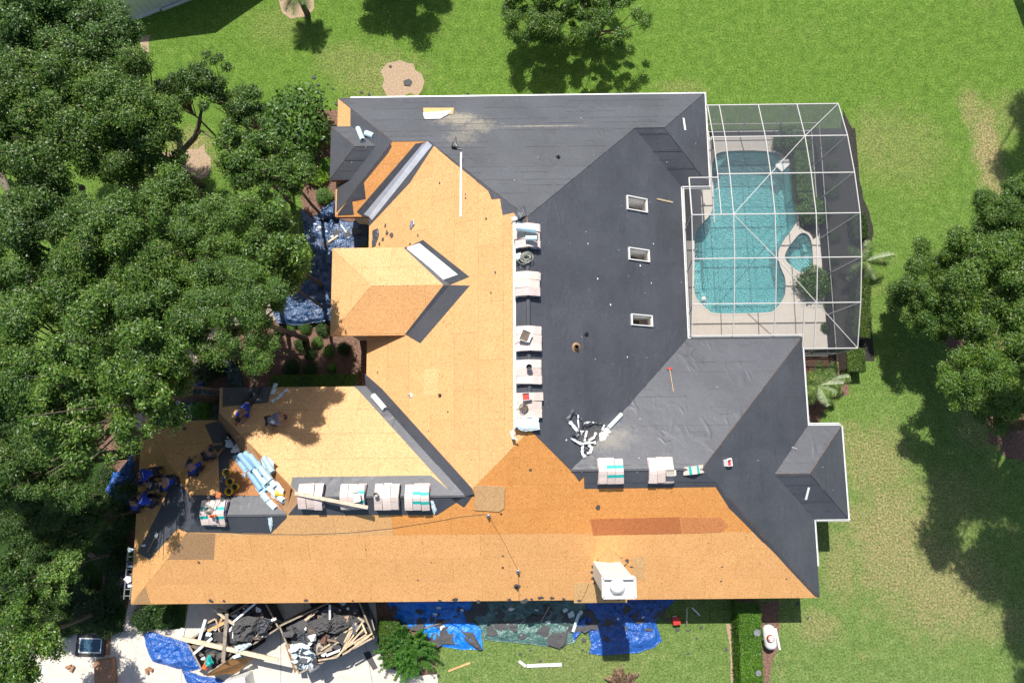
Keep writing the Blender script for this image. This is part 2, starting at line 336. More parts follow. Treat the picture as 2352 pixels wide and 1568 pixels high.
def sheet(name,pts,z,mat,thick=.02,holes=(),kind='structure',rag=0):
    """flat ground sheet from plan points, holes allowed"""
    loops=[[Vector((p[0],p[1],0)) for p in pts]]+[[Vector((p[0],p[1],0)) for p in h] for h in holes]
    tris=tessellate_polygon(loops); flat=[p for l in loops for p in l]
    mb=MB(); mb.v=[(p.x,p.y,z) for p in flat]
    for t in tris:
        a,b,c=(flat[i] for i in t)
        t=tuple(t) if (b-a).cross(c-a).z>0 else tuple(reversed(t)); mb.f.append(t); mb.m.append(0)
    if thick:
        for l in loops:
            n=len(l)
            for k in range(n):
                a=l[k];b=l[(k+1)%n]; i=len(mb.v); mb.v+=[(a.x,a.y,z),(b.x,b.y,z),(b.x,b.y,z-thick),(a.x,a.y,z-thick)]; mb.f.append((i,i+1,i+2,i+3)); mb.m.append(0)
    o=mb.build(name,mat); tag(o,kind=kind); return o
def ragged(pts,amp,seg=.3,seed=1,close=True):
    rnd=random.Random(seed); out=[]; n=len(pts)
    for k in range(n if close else n-1):
        a=Vector(pts[k][:2]);b=Vector(pts[(k+1)%n][:2]); L=(b-a).length; m=max(1,int(L/seg)); nr=Vector((-(b-a).y,(b-a).x)); nr=nr/nr.length if nr.length>1e-9 else nr
        for i in range(m):
            q=a.lerp(b,i/m); 
            if i: q+=nr*rnd.uniform(-amp,amp)
            out.append((q.x,q.y))
    return out
def smoothloop(pts,it=2):
    for _ in range(it):
        q=[]; n=len(pts)
        for k in range(n):
            a=pts[k];b=pts[(k+1)%n]; q+=[(a[0]*.75+b[0]*.25,a[1]*.75+b[1]*.25),(a[0]*.25+b[0]*.75,a[1]*.25+b[1]*.75)]
        pts=q
    return pts
def clip(poly,a,b,c):
    """keep a*x+b*y<=c"""
    out=[];n=len(poly)
    for i in range(n):
        p=poly[i];q=poly[(i+1)%n]; dp=a*p[0]+b*p[1]-c; dq=a*q[0]+b*q[1]-c
        if dp<=0: out.append(p)
        if (dp<0<dq) or (dq<0<dp):
            t=dp/(dp-dq); out.append((p[0]+(q[0]-p[0])*t,p[1]+(q[1]-p[1])*t))
    return out
def cliprect(poly,u0,v0,u1,v1):
    for h in((-1,0,-u0),(1,0,u1),(0,-1,-v0),(0,1,v1)):
        if len(poly)<3: return []
        poly=clip(poly,*h)
    return poly if len(poly)>2 and abs(area(poly))>.004 else []
def area(p): return .5*sum(p[i][0]*p[(i+1)%len(p)][1]-p[(i+1)%len(p)][0]*p[i][1] for i in range(len(p)))
def cliprect_s(poly,u0,v0,u1,v1):
    for h in((-1,0,-u0),(1,0,u1),(0,-1,-v0),(0,1,v1)):
        if len(poly)<3: return []
        poly=clip(poly,*h)
    return poly if len(poly)>2 else []
def subrect(poly,r):
    u0,v0,u1,v1=r; B=1e3
    return [q for q in (cliprect(poly,-B,-B,u0,B),cliprect(poly,u1,-B,B,B),cliprect(poly,u0,-B,u1,v0),cliprect(poly,u0,v1,u1,B)) if q]
class Face:
    def __init__(s,pts):
        pts=[Vector(p) for p in pts]; n=Vector((0,0,0))
        for i in range(len(pts)): n+=pts[i].cross(pts[(i+1)%len(pts)])
        if n.z<0: n=-n; pts=pts[::-1]
        s.pts=pts; s.n=n.normalized(); s.eu=Vector((0,0,1)).cross(s.n).normalized(); s.ev=s.n.cross(s.eu)
        s.O=min(pts,key=lambda p:p.z).copy(); s.uv=[s.to(p) for p in pts]
    def to(s,p): d=Vector(p)-s.O; return (d.dot(s.eu),d.dot(s.ev))
    def w(s,u,v,off=0): return s.O+s.eu*u+s.ev*v+s.n*off
    def hit(s,px,py,off=0):
        d=ray(px,py); o=Vector((0,0,CH)); t=(s.O+s.n*off-o).dot(s.n)/d.dot(s.n); return o+d*t
    def px(s,px,py): return s.to(s.hit(px,py))
    def pxs(s,L): 
        q=[s.px(*p) for p in L]; return q if area(q)>0 else q[::-1]
    def z(s,x,y): return s.O.z-(s.n.x*(x-s.O.x)+s.n.y*(y-s.O.y))/s.n.z
    def R(s,ang=0):
        a=s.eu*math.cos(ang)+s.ev*math.sin(ang); return Matrix((a,s.n.cross(a),s.n)).transposed()
def grow(name,verts,edges,rad,mat,parent=None,levels=1,root=0):
    me=bpy.data.meshes.new(name); me.from_pydata([tuple(v) for v in verts],edges,[]); o=bpy.data.objects.new(name,me); COL.objects.link(o)
    o.modifiers.new('s','SKIN'); 
    if levels: sb=o.modifiers.new('b','SUBSURF'); sb.levels=levels; sb.render_levels=levels
    for i,r in enumerate(rad): me.skin_vertices[0].data[i].radius=(r,r) if isinstance(r,(int,float)) else r
    me.skin_vertices[0].data[root].use_root=True
    dg=bpy.context.evaluated_depsgraph_get(); dg.update(); m2=bpy.data.meshes.new_from_object(o.evaluated_get(dg))
    bpy.data.objects.remove(o); m2.materials.clear(); m2.materials.append(M[mat] if isinstance(mat,str) else mat)
    m2.polygons.foreach_set('use_smooth',[True]*len(m2.polygons)); m2.name=name
    return link(name,m2,parent)

# ================================================================== THE HOUSE
PT=.55; Z0=3.0
Ny,NEx,NESy,Emx,Eny,Ex,Bx,Bny,Bsy,Sy,Wx,WNy,Gy,Gx,Wmx,NWx,NWSy=16.2136,9.3510,11.5741,7.9919,4.2091,13.2682,14.7847,.1500,-3.9719,-7.3391,-17.0951,.6889,2.1638,-13.6115,-6.8555,-8.4854,10.2420
def zz(d,z0=Z0): return z0+PT*d
xm=(Emx+Wmx)/2; R1=(Emx-Wmx)/2; R2=(Eny-Sy)/2; R3=(Bny-Bsy)/2; R4=(Ny-NESy)/2; R5=(Ny-NWSy)/2; R6=(Gy-Sy)/2; R7=(WNy-Sy)/2
V=lambda x,y,z=Z0: Vector((x,y,z))
NA=V(xm,Ny-R1,zz(R1)); SA=V(xm,Sy+R1,zz(R1)); E1=V(Emx-R2,Sy+R2,zz(R2)); E2=V(Ex-R2,Sy+R2,zz(R2))
B1=V(Bx-R3,Bsy+R3,zz(R3)); B2=V(Ex-R3,Bsy+R3,zz(R3)); N1=V(NEx-R4,Ny-R4,zz(R4)); N2=V(Emx-R4,Ny-R4,zz(R4))
W1=V(NWx+R5,Ny-R5,zz(R5)); W2=V(Wmx+R5,Ny-R5,zz(R5)); G1=V(Gx+R6,Sy+R6,zz(R6)); G2=V(Wmx+R6,Sy+R6,zz(R6)); L1=V(Wx+R7,Sy+R7,zz(R7)); L2=V(Gx+R7,Sy+R7,zz(R7))
F={}
F['S']=Face([V(Wx,Sy),V(Ex,Sy),E2,E1,SA,G2,G1,L2,L1])
F['N']=Face([V(NWx,Ny),V(NEx,Ny),N1,N2,NA,W2,W1])
F['W']=Face([V(Wmx,Gy),G2,SA,NA,W2,V(Wmx,NWSy)])
F['E']=Face([NA,N2,V(Emx,NESy),V(Emx,Eny),E1,SA])
F['NES']=Face([N1,N2,V(Emx,NESy),V(NEx,NESy)]); F['NEE']=Face([V(NEx,Ny),V(NEx,NESy),N1])
F['EN']=Face([V(Emx,Eny),V(Ex,Eny),E2,E1])
F['EE']=Face([V(Ex,Eny),V(Ex,Bny),B2,V(Ex,Bsy),V(Ex,Sy),E2])
F['BN']=Face([V(Ex,Bny),V(Bx,Bny),B1,B2]); F['BE']=Face([V(Bx,Bny),V(Bx,Bsy),B1]); F['BS']=Face([V(Ex,Bsy),V(Bx,Bsy),B1,B2])
F['NWS']=Face([V(NWx,NWSy),V(Wmx,NWSy),W2,W1]); F['NWW']=Face([V(NWx,NWSy),V(NWx,Ny),W1])
F['WN']=Face([V(Wx,WNy),V(Gx,WNy),L2,L1]); F['WW']=Face([V(Wx,Sy),V(Wx,WNy),L1])
gn0=Face([V(Gx,Gy),V(Wmx,Gy),G2,G1])
jA=gn0.hit(505,949); jB=gn0.hit(672,1119)
F['GN']=Face([V(Gx,Gy),V(Wmx,Gy),G2,G1,jB,jA])
Cj=V(Gx,WNy)
# small hipped wing on the north-west and the entry wing
zb=3.45; b_nw=at(762.4,292.3,zb); b_sw=at(758,413.7,zb); bx0=(b_nw.x+b_sw.x)/2; by1,by0=b_nw.y,b_sw.y; rb=(by1-by0)/2
bA=V(bx0+rb,by0+rb,zb+PT*rb)
nww=F['NWW']; xr=NWx+(bA.z-Z0)/PT; xe=NWx+(zb-Z0)/PT
bB=V(xr,by0+rb,bA.z)
F['QN']=Face([V(bx0,by1,zb),V(xe,by1,zb),bB,bA]); F['QS']=Face([V(bx0,by0,zb),V(xe,by0,zb),bB,bA]); F['QW']=Face([V(bx0,by0,zb),V(bx0,by1,zb),bA])
pe=F['W'].hit(940,569); pe2=F['W'].hit(932,773); ze=(pe.z+pe2.z)/2
e_w=at(762,650,ze).x; e_n=at(850,569.5,ze).y; e_s=at(850,770.5,ze).y; re_=(e_n-e_s)/2; xE=Wmx+(ze-Z0)/PT
eA=V(e_w+re_,e_s+re_,ze+PT*re_); eB=V(xE+re_,e_s+re_,ze+PT*re_)
F['XN']=Face([V(e_w,e_n,ze),V(xE,e_n,ze),eB,eA]); F['XS']=Face([V(e_w,e_s,ze),V(xE,e_s,ze),eB,eA]); F['XW']=Face([V(e_w,e_s,ze),V(e_w,e_n,ze),eA])

house=thing('house','large single storey house with its hipped roof half bare orange sheathing, half black felt','house',(0,0,0))
SKY=[(1437,452,1485,486),(1441,569,1490,601),(1447,719,1497,751)]
holes={}
hr=[]
for x0,y0,x1,y1 in SKY:
    a=F['E'].px(x0+3,y1-6); b=F['E'].px(x1-3,y0+8); hr.append((min(a[0],b[0]),min(a[1],b[1]),max(a[0],b[0]),max(a[1],b[1])))
holes['E']=hr
slopes={}
for k,f in F.items():
    mb=MB(); polys=[f.uv]
    for r in holes.get(k,[]): polys=[q for p in polys for q in subrect(p,r)]
    for q in polys: mb.prism([f.w(u,v,0) for u,v in q],-f.n*.06)
    slopes[k]=mb.build('roof_slope','deck_base',house)
mb=MB(); mb.poly([jA,jB,G1,L2]); mb.poly([jA,L2,Cj]); mb.poly([Cj,V(Gx,Gy),jA]); 
junk=mb.build('roof_slope','deck_base',house); slopes['J']=junk
FJ=Face([jA,jB,L2,Cj])   # average plane for resting things

def pxof(P):
    c=RM.transposed()@(Vector(P)-Vector((0,0,CH))); return (1176+FPX*c.x/-c.z,784-FPX*c.y/-c.z)
def tilev(f,dv,ph=0):
    vmin=min(p[1] for p in f.uv); vmax=max(p[1] for p in f.uv); return vmin,vmax
def osb_region(k,uvpoly,tint=lambda u,v,r:(1,1,1),uoff=0,voff=0,off=.003,seed=0,holes_=()):
    f=F[k]; rnd=random.Random(hash((k,seed))&1023 if False else sum(map(ord,k))+seed); H=1.22; Wd=2.44
    u0=min(p[0] for p in uvpoly);u1=max(p[0] for p in uvpoly);v0=min(p[1] for p in uvpoly);v1=max(p[1] for p in uvpoly)
    j=math.floor((v0-voff)/H)
    while voff+j*H<v1:
        a=voff+j*H; us=uoff+(Wd/2 if j%2 else 0); i=math.floor((u0-us)/Wd)
        while us+i*Wd<u1:
            b=us+i*Wd; q=cliprect(uvpoly,b+.003,a+.004,b+Wd-.003,a+H-.004)
            if q:
                mb=MB(); o_=off+rnd.uniform(0,.004); mb.prism([f.w(u,v,o_+.012) for u,v in q],-f.n*.012)
                ob=mb.build('osb_panel','osb',slopes[k]); r=rnd.random(); c=tint(b+Wd/2,a+H/2,rnd); ob.color=(*[x*(.955+.075*r) for x in c],1)
            i+=1
        j+=1
def felt_region(k,uvpoly,off=.022,H=.86,seed=0,vert=False,holes_=(),voff=0,tone=1.0):
    if len(uvpoly)<3: print('EMPTY',k,seed); return
    f=F[k]; rnd=random.Random(sum(map(ord,k))*7+seed)
    v0=min(p[1] for p in uvpoly);v1=max(p[1] for p in uvpoly);B=1e3
    j=math.floor((v0-voff)/H)
    while voff+j*H<v1:
        a=voff+j*H
        qs=[cliprect(uvpoly,-B,a,B,a+H+.001)]
        for r in holes_: qs=[q for p in qs if p for q in subrect(p,r)]
        for q in qs:
            if not q: continue
            mb=MB(); mb.prism([f.w(u,v,off+.018*(1-(v-a)/H)) for u,v in q],-f.n*.004)
            ob=mb.build('felt_strip','felt',slopes[k]); g=rnd.uniform(.94,1.07)*tone; ob.color=(g,g,g,1)
        j+=1
    if H<1:
        mb=MB(); B=1e3; j=math.floor(v0/H)
        while j*H<v1:
            for dv in (.07,.43):
                a=voff+j*H+dv; u=min(p[0] for p in uvpoly)
                while u<max(p[0] for p in uvpoly):
                    L=rnd.uniform(.5,2.5); q=cliprect_s(uvpoly,u,a,u+L,a+.014)
                    for r in holes_:
                        if q and r[0]<u+L and u<r[2] and r[1]<a<r[3]: q=[]
                    if q and rnd.random()<(.75 if dv<.1 else .35): mb.poly([f.w(x,y,off+.018+.006) for x,y in q])
                    u+=L+rnd.uniform(0,.6)
            j+=1
        if mb.v: ob=mb.build('printed_lines','feltline',slopes[k]); ob['kind']='stuff'
def fr(k,pxs,**kw): q=F[k].pxs(pxs); felt_region(k,q if k in('S','W') else clipface(k,q),**kw)
def clipface(k,poly,out=.0):
    """limit a polygon to its face, face must be convex"""
    uv=F[k].uv; 
    if area(uv)<0: uv=uv[::-1]
    for i in range(len(uv)):
        a=uv[i];b=uv[(i+1)%len(uv)]; nx,ny=(b[1]-a[1]),-(b[0]-a[0]); L=math.hypot(nx,ny); nx/=L;ny/=L
        if len(poly)<3: return poly
        poly=clip(poly,nx,ny,nx*a[0]+ny*a[1]+out)
    return poly
tan=lambda u,v,r:(1.04,1.02,1.0)
# sheathing: tints brighten the shaded south-facing slopes and lower the sunlit north ones
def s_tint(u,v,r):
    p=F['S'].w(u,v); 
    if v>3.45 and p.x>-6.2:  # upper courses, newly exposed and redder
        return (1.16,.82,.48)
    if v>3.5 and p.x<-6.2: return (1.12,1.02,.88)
    return (1.22,1.03,.80)  # board colour lifted to offset the shade on this slope
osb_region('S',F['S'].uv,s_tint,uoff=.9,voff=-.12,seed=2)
osb_region('W',F['W'].uv,lambda u,v,r:(1.06,.96,.84),uoff=.4,seed=3)
osb_region('GN',F['GN'].uv,lambda u,v,r:(1.0,.97,.94),uoff=.2,seed=4)
osb_region('WN',F['WN'].uv,lambda u,v,r:(.96,.86,.70),uoff=.6,seed=5)
osb_region('WW',F['WW'].uv,lambda u,v,r:(.98,.86,.68),uoff=.1,seed=6)
osb_region('NWS',F['NWS'].uv,lambda u,v,r:(1.2,.92,.64),uoff=.1,seed=7)
osb_region('NWW',F['NWW'].uv,lambda u,v,r:(1.02,.92,.78),uoff=.1,seed=8)
for k,tt in (('XN',(.98,.95,.92)),('XS',(1.30,1.14,.96)),('XW',(1.08,1.02,.93))): osb_region(k,F[k].uv,lambda u,v,r,tt=tt:tt,uoff=.7,seed=9)  # XS boards brightened in colour against its shaded side
# junk slope: worn old boards
mb=MB(); jn=FJ
def jboard(pxs,col,off=.16,name='osb_panel'):
    q=[jn.hit(x,y,off) for x,y in pxs]; m_=MB(); nn=(q[1]-q[0]).cross(q[2]-q[0]); 
    if nn.z<0: q=q[::-1]
    m_.prism(q,(0,0,-.012)); o=m_.build(name,'osb',junk); o.color=(*col,1)
jboard([(509,952),(572,1018),(600,1085),(538,1012)],(.5,.42,.36)); jboard([(573,1019),(628,1076),(640,1130),(601,1086)],(.62,.47,.38)); jboard([(629,1077),(668,1120),(660,1172),(641,1131)],(.62,.46,.36))
# one stained darker band on the south slope and patches of different sheet
def patch(k,pxs,col,off=.022,mat='osb',name='osb_panel',lab=None,rg=0):
    f=F[k]; q=f.pxs(pxs)
    if rg: q=ragged(q,rg,.25,5)
    m_=MB(); m_.prism([f.w(u,v,off+.006) for u,v in q],-f.n*.006); o=m_.build(name,mat,slopes[k]); o.color=(*col,1)
    if lab: o['label']=lab
    return o
patch('S',[(1356,1191),(1560,1186),(1566,1224),(1362,1228)],(.78,.44,.32),lab='reddish water stained sheathing board')
patch('S',[(1563,1187),(1655,1187),(1673,1205),(1655,1221),(1568,1224)],(.95,.60,.44),lab='reddish water stained sheathing board')
patch('S',[(1453,1277),(1481,1277),(1481,1329),(1453,1329)],(1.05,1.02,.92),lab='pale new replacement board east of the chimney')
patch('S',[(1319,1336),(1440,1335),(1440,1382),(1318,1383)],(1.05,1.02,.90),lab='pale new replacement board below the chimney')
patch('S',[(428,1222),(495,1224),(491,1283),(386,1283)],(.62,.60,.62),lab='weathered grey board by the western hip')
patch('S',[(333,1345),(345,1384),(306,1385)],(.75,.72,.70),lab='weathered grey board at the western corner')
patch('W',[(975,848),(1012,848),(1003,908),(974,908)],(1.12,1.08,1.0),lab='pale replacement board in the west slope')
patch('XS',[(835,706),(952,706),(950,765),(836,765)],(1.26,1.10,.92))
# felt: fully covered slopes
for k,Hh in (('E',.84),('EN',.9),('EE',.9),('NES',.8),('NEE',.9),('BN',.9),('BE',.9),('BS',.9),('QN',.9),('QS',.9),('QW',.9)):
    tone={'NES':.72,'BS':.78,'QS':.8,'QN':.95}.get(k,1)
    felt_region(k,F[k].uv,H=Hh,holes_=holes.get(k,[]),tone=1.0)
felt_region('N',subrect(F['N'].uv,(0,0,0,0))[0] if False else F['N'].uv,H=.87)
# felt over parts of the bare slopes
_e1=[pxof(E1),pxof(E2)]
fr('S',[_e1[0],(1322,1092),(1330,1104),(1341,1093),(1342,1121),(1642,1117),(1652,1112),_e1[1]],seed=1)
# strip of felt along the main ridge, west side
_n=pxof(NA);_s=pxof(SA)
fr('W',[(1183,560),(1184,985),(_s[0],985),(_n[0],560)],seed=1,H=2)
fr('W',ragged([(985,322),(1036,368),(1122,438),(1130,458),(1149,456),(1155,494),(1180,488),pxof(NA),pxof(W2)],.0),seed=2,H=2)
fr('W',[(1182,494),_n,(_n[0],570),(1183,570)],seed=3,H=2)
# east end hip: felt overlaps on to the south slope with a torn edge
q=F['S'].pxs([(1640,1112),(1674,1165),(1710,1200),(1752,1243),(1782,1272),(1810,1303),(1870,1366),pxof(V(Ex,Sy)),_e1[1]]); felt_region('S',q,seed=5,H=3)
# ridge wrap of the garage wing
fr('GN',[(672,1096),(990,1092),(1062,1150),(660,1160)],seed=1,H=2)
_g1=pxof(G1);_g2=pxof(G2);_l2=pxof(L2);_l1=pxof(L1)
q=F['S'].pxs([_g1,_g2,(1004,1181),(662,1181)]); felt_region('S',q,seed=3,H=3)
# valley between west slope and garage wing
fr('GN',[(800,880),(842,862),(1100,1160),(1090,1190),(820,893)],seed=2,H=4)
q=F['W'].pxs([(838,857),(878,892),(1084,1120),(1090,1134),_g2,pxof(V(Wmx,Gy))]); felt_region('W',q,seed=6,H=6)
q=F['S'].pxs([(1035,1140),_g2,(1090,1132),(1066,1164),(1043,1150)]); felt_region('S',q,seed=8,H=3)
# west ridge wrap
fr('WN',[(438,1137),(640,1138),(662,1185),(436,1190)],seed=1,H=2)
q=F['S'].pxs([_l1,_l2,(658,1188),(622,1223),(436,1220),(438,1205)]); felt_region('S',q,seed=4,H=3)
felt_region('WW',clipface('WW',F['WW'].pxs([(440,1135),(430,1140),(380,1200),(440,1225),(470,1180)])),seed=4,H=3)
# felt on the western hip face, valley of the garage wing, NW wing
fr('WW',[(317,1268),(345,1284),(412,1210),(455,1150),(400,1098),(368,1170)],seed=1,H=4)
fr('GN',[(512,892),(625,888),(616,925),(512,934)],seed=4,H=3)
fr('WN',[(471,976),(507,965),(545,1010),(560,1045),(528,1056),(520,1140),(505,1130),(502,1045)],seed=4,H=4)
patch('WN',[(530,1054),(566,1046),(600,1100),(652,1176),(600,1139),(522,1138)],(.60,.44,.36),off=.04,lab='worn brown board in the garage valley')
q=F['NWS'].pxs([(776,494),(798,440),(893,326),(900,335),(892,350),(836,418),(840,456),(809,462),(813,492)]); felt_region('NWS',clipface('NWS',q),seed=1,H=5)
felt_region('NWW',clipface('NWW',F['NWW'].pxs([(774,488),(776,425),(806,412),(806,228),(905,300),(905,345)])),seed=1,H=5)
q=F['NWS'].pxs([(820,486),(955,330),(975,327),(1000,330),(850,510)]); felt_region('NWS',clipface('NWS',q),seed=3,H=5)
q=F['W'].pxs([pxof(W2),(998,334),(942,420),(848,520),pxof(V(Wmx,NWSy))]); felt_region('W',q,seed=7,H=6)
# entry wing valleys
_xa=pxof(V(xE,e_n,ze));_xb=pxof(V(xE,e_s,ze));_xc=pxof(eB)
fr('XN',[(928,570),(960,560),(1100,660),(1019,655)],seed=1,H=4); fr('XS',[(1018,655),(1080,652),(960,780),(931,766)],seed=1,H=4)
q=F['W'].pxs([_xa,(972,551),(1079,636),_xc]); felt_region('W',q,seed=11,H=6)
q=F['W'].pxs([_xc,(1080,656),(966,788),_xb]); felt_region('W',q,seed=12,H=6)
# valley metal
lerp2=lambda a,b,t:(a[0]+(b[0]-a[0])*t,a[1]+(b[1]-a[1])*t)
def flash(k,pxs,off=.05,mat='drip',name='valley_flashing'):
    f=F[k]; q=f.pxs(pxs); m_=MB(); m_.prism([f.w(u,v,off) for u,v in q],-f.n*.003); return m_.build(name,mat,slopes[k])
flash('NWS',[(836,492),(970,331),pxof(W2),pxof(V(Wmx,NWSy))]); flash('W',[pxof(W2),(994,335),(856,506),pxof(V(Wmx,NWSy))])
flash('XN',[(936,574),_xa,(lerp2(_xa,_xc,.86)),(1036,645)],mat='filmw'); flash('W',[_xa,(965,559),(1053,631),lerp2(_xa,_xc,.86)],mat='filmw')
# drip edges, gutters, fascias
def edge(a,b,name,mat,w=.12,h=.12,out=0,dz=0,par=house):
    a=Vector(a);b=Vector(b); mb=MB(); mb.bar(a+Vector((0,0,dz)),b+Vector((0,0,dz)),w,h); return mb.build(name,mat,par)
def gutter(a,b,outv):
    a=Vector(a);b=Vector(b); o=Vector(outv); mb=MB(); c=Vector((0,0,-.10))
    mb.bar(a+o*.02+c,b+o*.02+c,.02,.13); mb.bar(a+o*.11+c,b+o*.11+c,.015,.12); mb.bar(a+o*.075+c-Vector((0,0,.07)),b+o*.075+c-Vector((0,0,.07)),.12,.015)
    mb.bar(a+o*.03+Vector((0,0,.02)),b+o*.03+Vector((0,0,.02)),.06,.012)
    return mb.build('gutter','gutter',house)
gutter(V(NWx+.6,Ny),V(NEx+.1,Ny),(0,1,0)); gutter(V(NEx,Ny),V(NEx,NESy),(1,0,0)); gutter(V(Emx,NESy-.0),V(NEx+.12,NESy),(0,-1,0)); gutter(V(Emx,NESy),V(Emx,Eny),(1,0,0)); gutter(V(Emx+.1,Eny),V(Ex,Eny),(0,1,0))
gutter(V(Ex,Eny),V(Ex,Bny),(1,0,0)); gutter(V(Ex+.1,Bny),V(Bx,Bny),(0,1,0)); gutter(V(Bx,Bny),V(Bx,Bsy),(1,0,0)); gutter(V(Ex+.1,Bsy),V(Bx+.1,Bsy),(0,-1,0)); gutter(V(Ex,Bsy),V(Ex,-6.0),(1,0,0))
def fasc(a,b,outv):
    o=Vector(outv); a=Vector(a)+o*-.03+Vector((0,0,-.16)); b=Vector(b)+o*-.03+Vector((0,0,-.16)); mb=MB(); mb.bar(a,b,.035,.22); mb.build('fascia','fascia',house)
for a,b,o in ((V(Wx,Sy),V(Ex,Sy),(0,-1,0)),(V(Ex,Sy),V(Ex,Bsy),(1,0,0)),(V(Ex,Bny),V(Ex,Eny),(1,0,0)),(V(Bx,Bsy),V(Bx,Bny),(1,0,0)),(V(Ex,Bsy),V(Bx,Bsy),(0,-1,0)),(V(Ex,Bny),V(Bx,Bny),(0,1,0)),
    (V(Emx,Eny),V(Ex,Eny),(0,1,0)),(V(Emx,Eny),V(Emx,NESy),(1,0,0)),(V(Emx,NESy),V(NEx,NESy),(0,-1,0)),(V(NEx,NESy),V(NEx,Ny),(1,0,0)),(V(NWx,Ny),V(NEx,Ny),(0,1,0)),(V(NWx,NWSy),V(NWx,Ny),(-1,0,0)),
    (V(NWx,NWSy),V(Wmx,NWSy),(0,-1,0)),(V(Wmx,Gy),V(Wmx,NWSy),(-1,0,0)),(V(Gx,Gy),V(Wmx,Gy),(0,1,0)),(V(Gx,WNy),V(Gx,Gy),(-1,0,0)),(V(Wx,WNy),V(Gx,WNy),(0,1,0)),(V(Wx,Sy),V(Wx,WNy),(-1,0,0)),
    (V(bx0,by0,zb),V(bx0,by1,zb),(-1,0,0)),(V(bx0,by0,zb),V(xe,by0,zb),(0,-1,0)),(V(bx0,by1,zb),V(xe,by1,zb),(0,1,0)),
    (V(e_w,e_s,ze),V(e_w,e_n,ze),(-1,0,0)),(V(e_w,e_s,ze),V(xE,e_s,ze),(0,-1,0)),(V(e_w,e_n,ze),V(xE,e_n,ze),(0,1,0))): fasc(a,b,o)
# walls, stucco boxes set in from the eaves
def wall(x0,y0,x1,y1,h=2.95,ins=.5):
    mb=MB(); mb.box(((x0+x1)/2,(y0+y1)/2,h/2-.02),(x1-x0-2*ins,y1-y0-2*ins,h)); return mb.build('wall','stucco',house)
wall(Wmx,Sy,Emx,Ny); wall(Wx,Sy,Wmx+1.01,WNy,2.93); wall(Gx,Sy+.2,Wmx+1.02,Gy,2.91); wall(Emx-1.01,Sy,Ex,Eny,2.94); wall(Ex-1.02,Bsy,Bx,Bny,2.92); wall(Emx-1.03,NESy,NEx,Ny-.01,2.91); wall(NWx,NWSy,Wmx+1.03,Ny-.02,2.9)
wall(bx0,by0,NWx+1.2,by1,3.3,.35); wall(e_w,e_s,Wmx+1.2,e_n,ze-.1,.35)
mb=MB()
for x0,y0,x1,y1 in ((Wx,Sy,Wmx,WNy),(Gx,WNy,Wmx,Gy),(Wmx,Sy,Emx,Ny),(Emx,Sy,Ex,Eny),(Ex,Bsy,Bx,Bny),(Emx,NESy,NEx,Ny),(NWx,NWSy,Wmx,Ny)): mb.box(((x0+x1)/2,(y0+y1)/2,2.87-.003*len(mb.f)/6),(x1-x0-.08,y1-y0-.08,.02))
mb.build('soffit','white',house)
# skylight wells
for i,((x0,y0,x1,y1),r) in enumerate(zip(SKY,hr)):
    f=F['E']; t=.04; sk_=thing('x','','') if False else None
    mb=MB(); u0,v0,u1,v1=r
    for a,b in (((u0-t/2,v0-t),(u0-t/2,v1+t)),((u1+t/2,v0-t),(u1+t/2,v1+t)),((u0,v0-t/2),(u1,v0-t/2)),((u0,v1+t/2),(u1,v1+t/2))): mb.bar(f.w(*a,.06),f.w(*b,.05),t,.12,up=f.n)
    cu=mb.build('skylight_curb','white',house)
    mb=MB(); D=Vector((0,0,-1.3)); c=[f.w(u0,v0),f.w(u1,v0),f.w(u1,v1),f.w(u0,v1)]
    for k in range(4): a=c[k];b=c[(k+1)%4]; mb.poly([b,a,a+D,b+D])
    mb.build('shaft_lining','white',cu); mb=MB(); mb.poly([p+D*.98 for p in c]); mb.build('shaft_bottom','bark',cu)
# pipe stacks through the roof
def pipe(f,px,py,r,h,mat='dark',ringm=None):
    p=f.hit(px,py); mb=MB(); mb.lathe([(r*1.0,-.05),(r,h),(r*.8,h),(r*.8,h-.1)],12,p); o=mb.build('vent_pipe',mat,house)
    mb=MB(); mb.lathe([(r*2.2,.03),(r*1.9,.06),(r*1.1,.10)],14,p,f.R()); mb.build('pipe_collar',ringm or mat,o)
pipe(F['E'],1323,798,.10,.22,'dark','deck_base'); pipe(F['E'],1346,767,.05,.16); pipe(F['N'],1282,362,.05,.2); pipe(F['S'],1187,1346,.05,.2); pipe(F['S'],1122,1184,.05,.25,'metal'); pipe(F['S'],1190,1311,.05,.25,'metal'); pipe(F['W'],944,908,.05,.08,'white'); pipe(F['W'],1011,908,.04,.06,'dark')
# torn holes round pipes etc. : dark knots
for k,px,py in (('S',1151,1179),('S',1155,1302)):
    f=F[k]; u,v=f.px(px,py); mb=MB(); mb.prism([f.w(u+.05*math.cos(a),v+.05*math.sin(a),.03) for a in [i*.785 for i in range(8)]],-f.n*.004); mb.build('pipe_opening','dark',slopes[k])
# metal drip strip along the ridge felt, loose lath
mb=MB(); a=F['W'].hit(1181,505,.06); b=F['W'].hit(1183,985,.06); mb.bar(a,b,.12,.02,up=F['W'].n); mb.build('ridge_edge_strip','filmw',slopes['W'])
# ridge vent pipe-like hump along main ridge
mb=MB(); mb.tube([V(xm,7.9,zz(R1)+.02),V(xm,.2,zz(R1)+.02)],.09,8); mb.build('ridge_cap','felt',slopes['E'])
mb=MB(); mb.tube([G1+V(0,0,.02),G2+V(0,0,.02)],.05,6); mb.tube([L1+V(0,0,.02),L2+V(0,0,.02)],.05,6); mb.tube([E1+V(0,0,.02),E2+V(0,0,.02)],.05,6); mb.build('ridge_cap','felt',slopes['EN'])
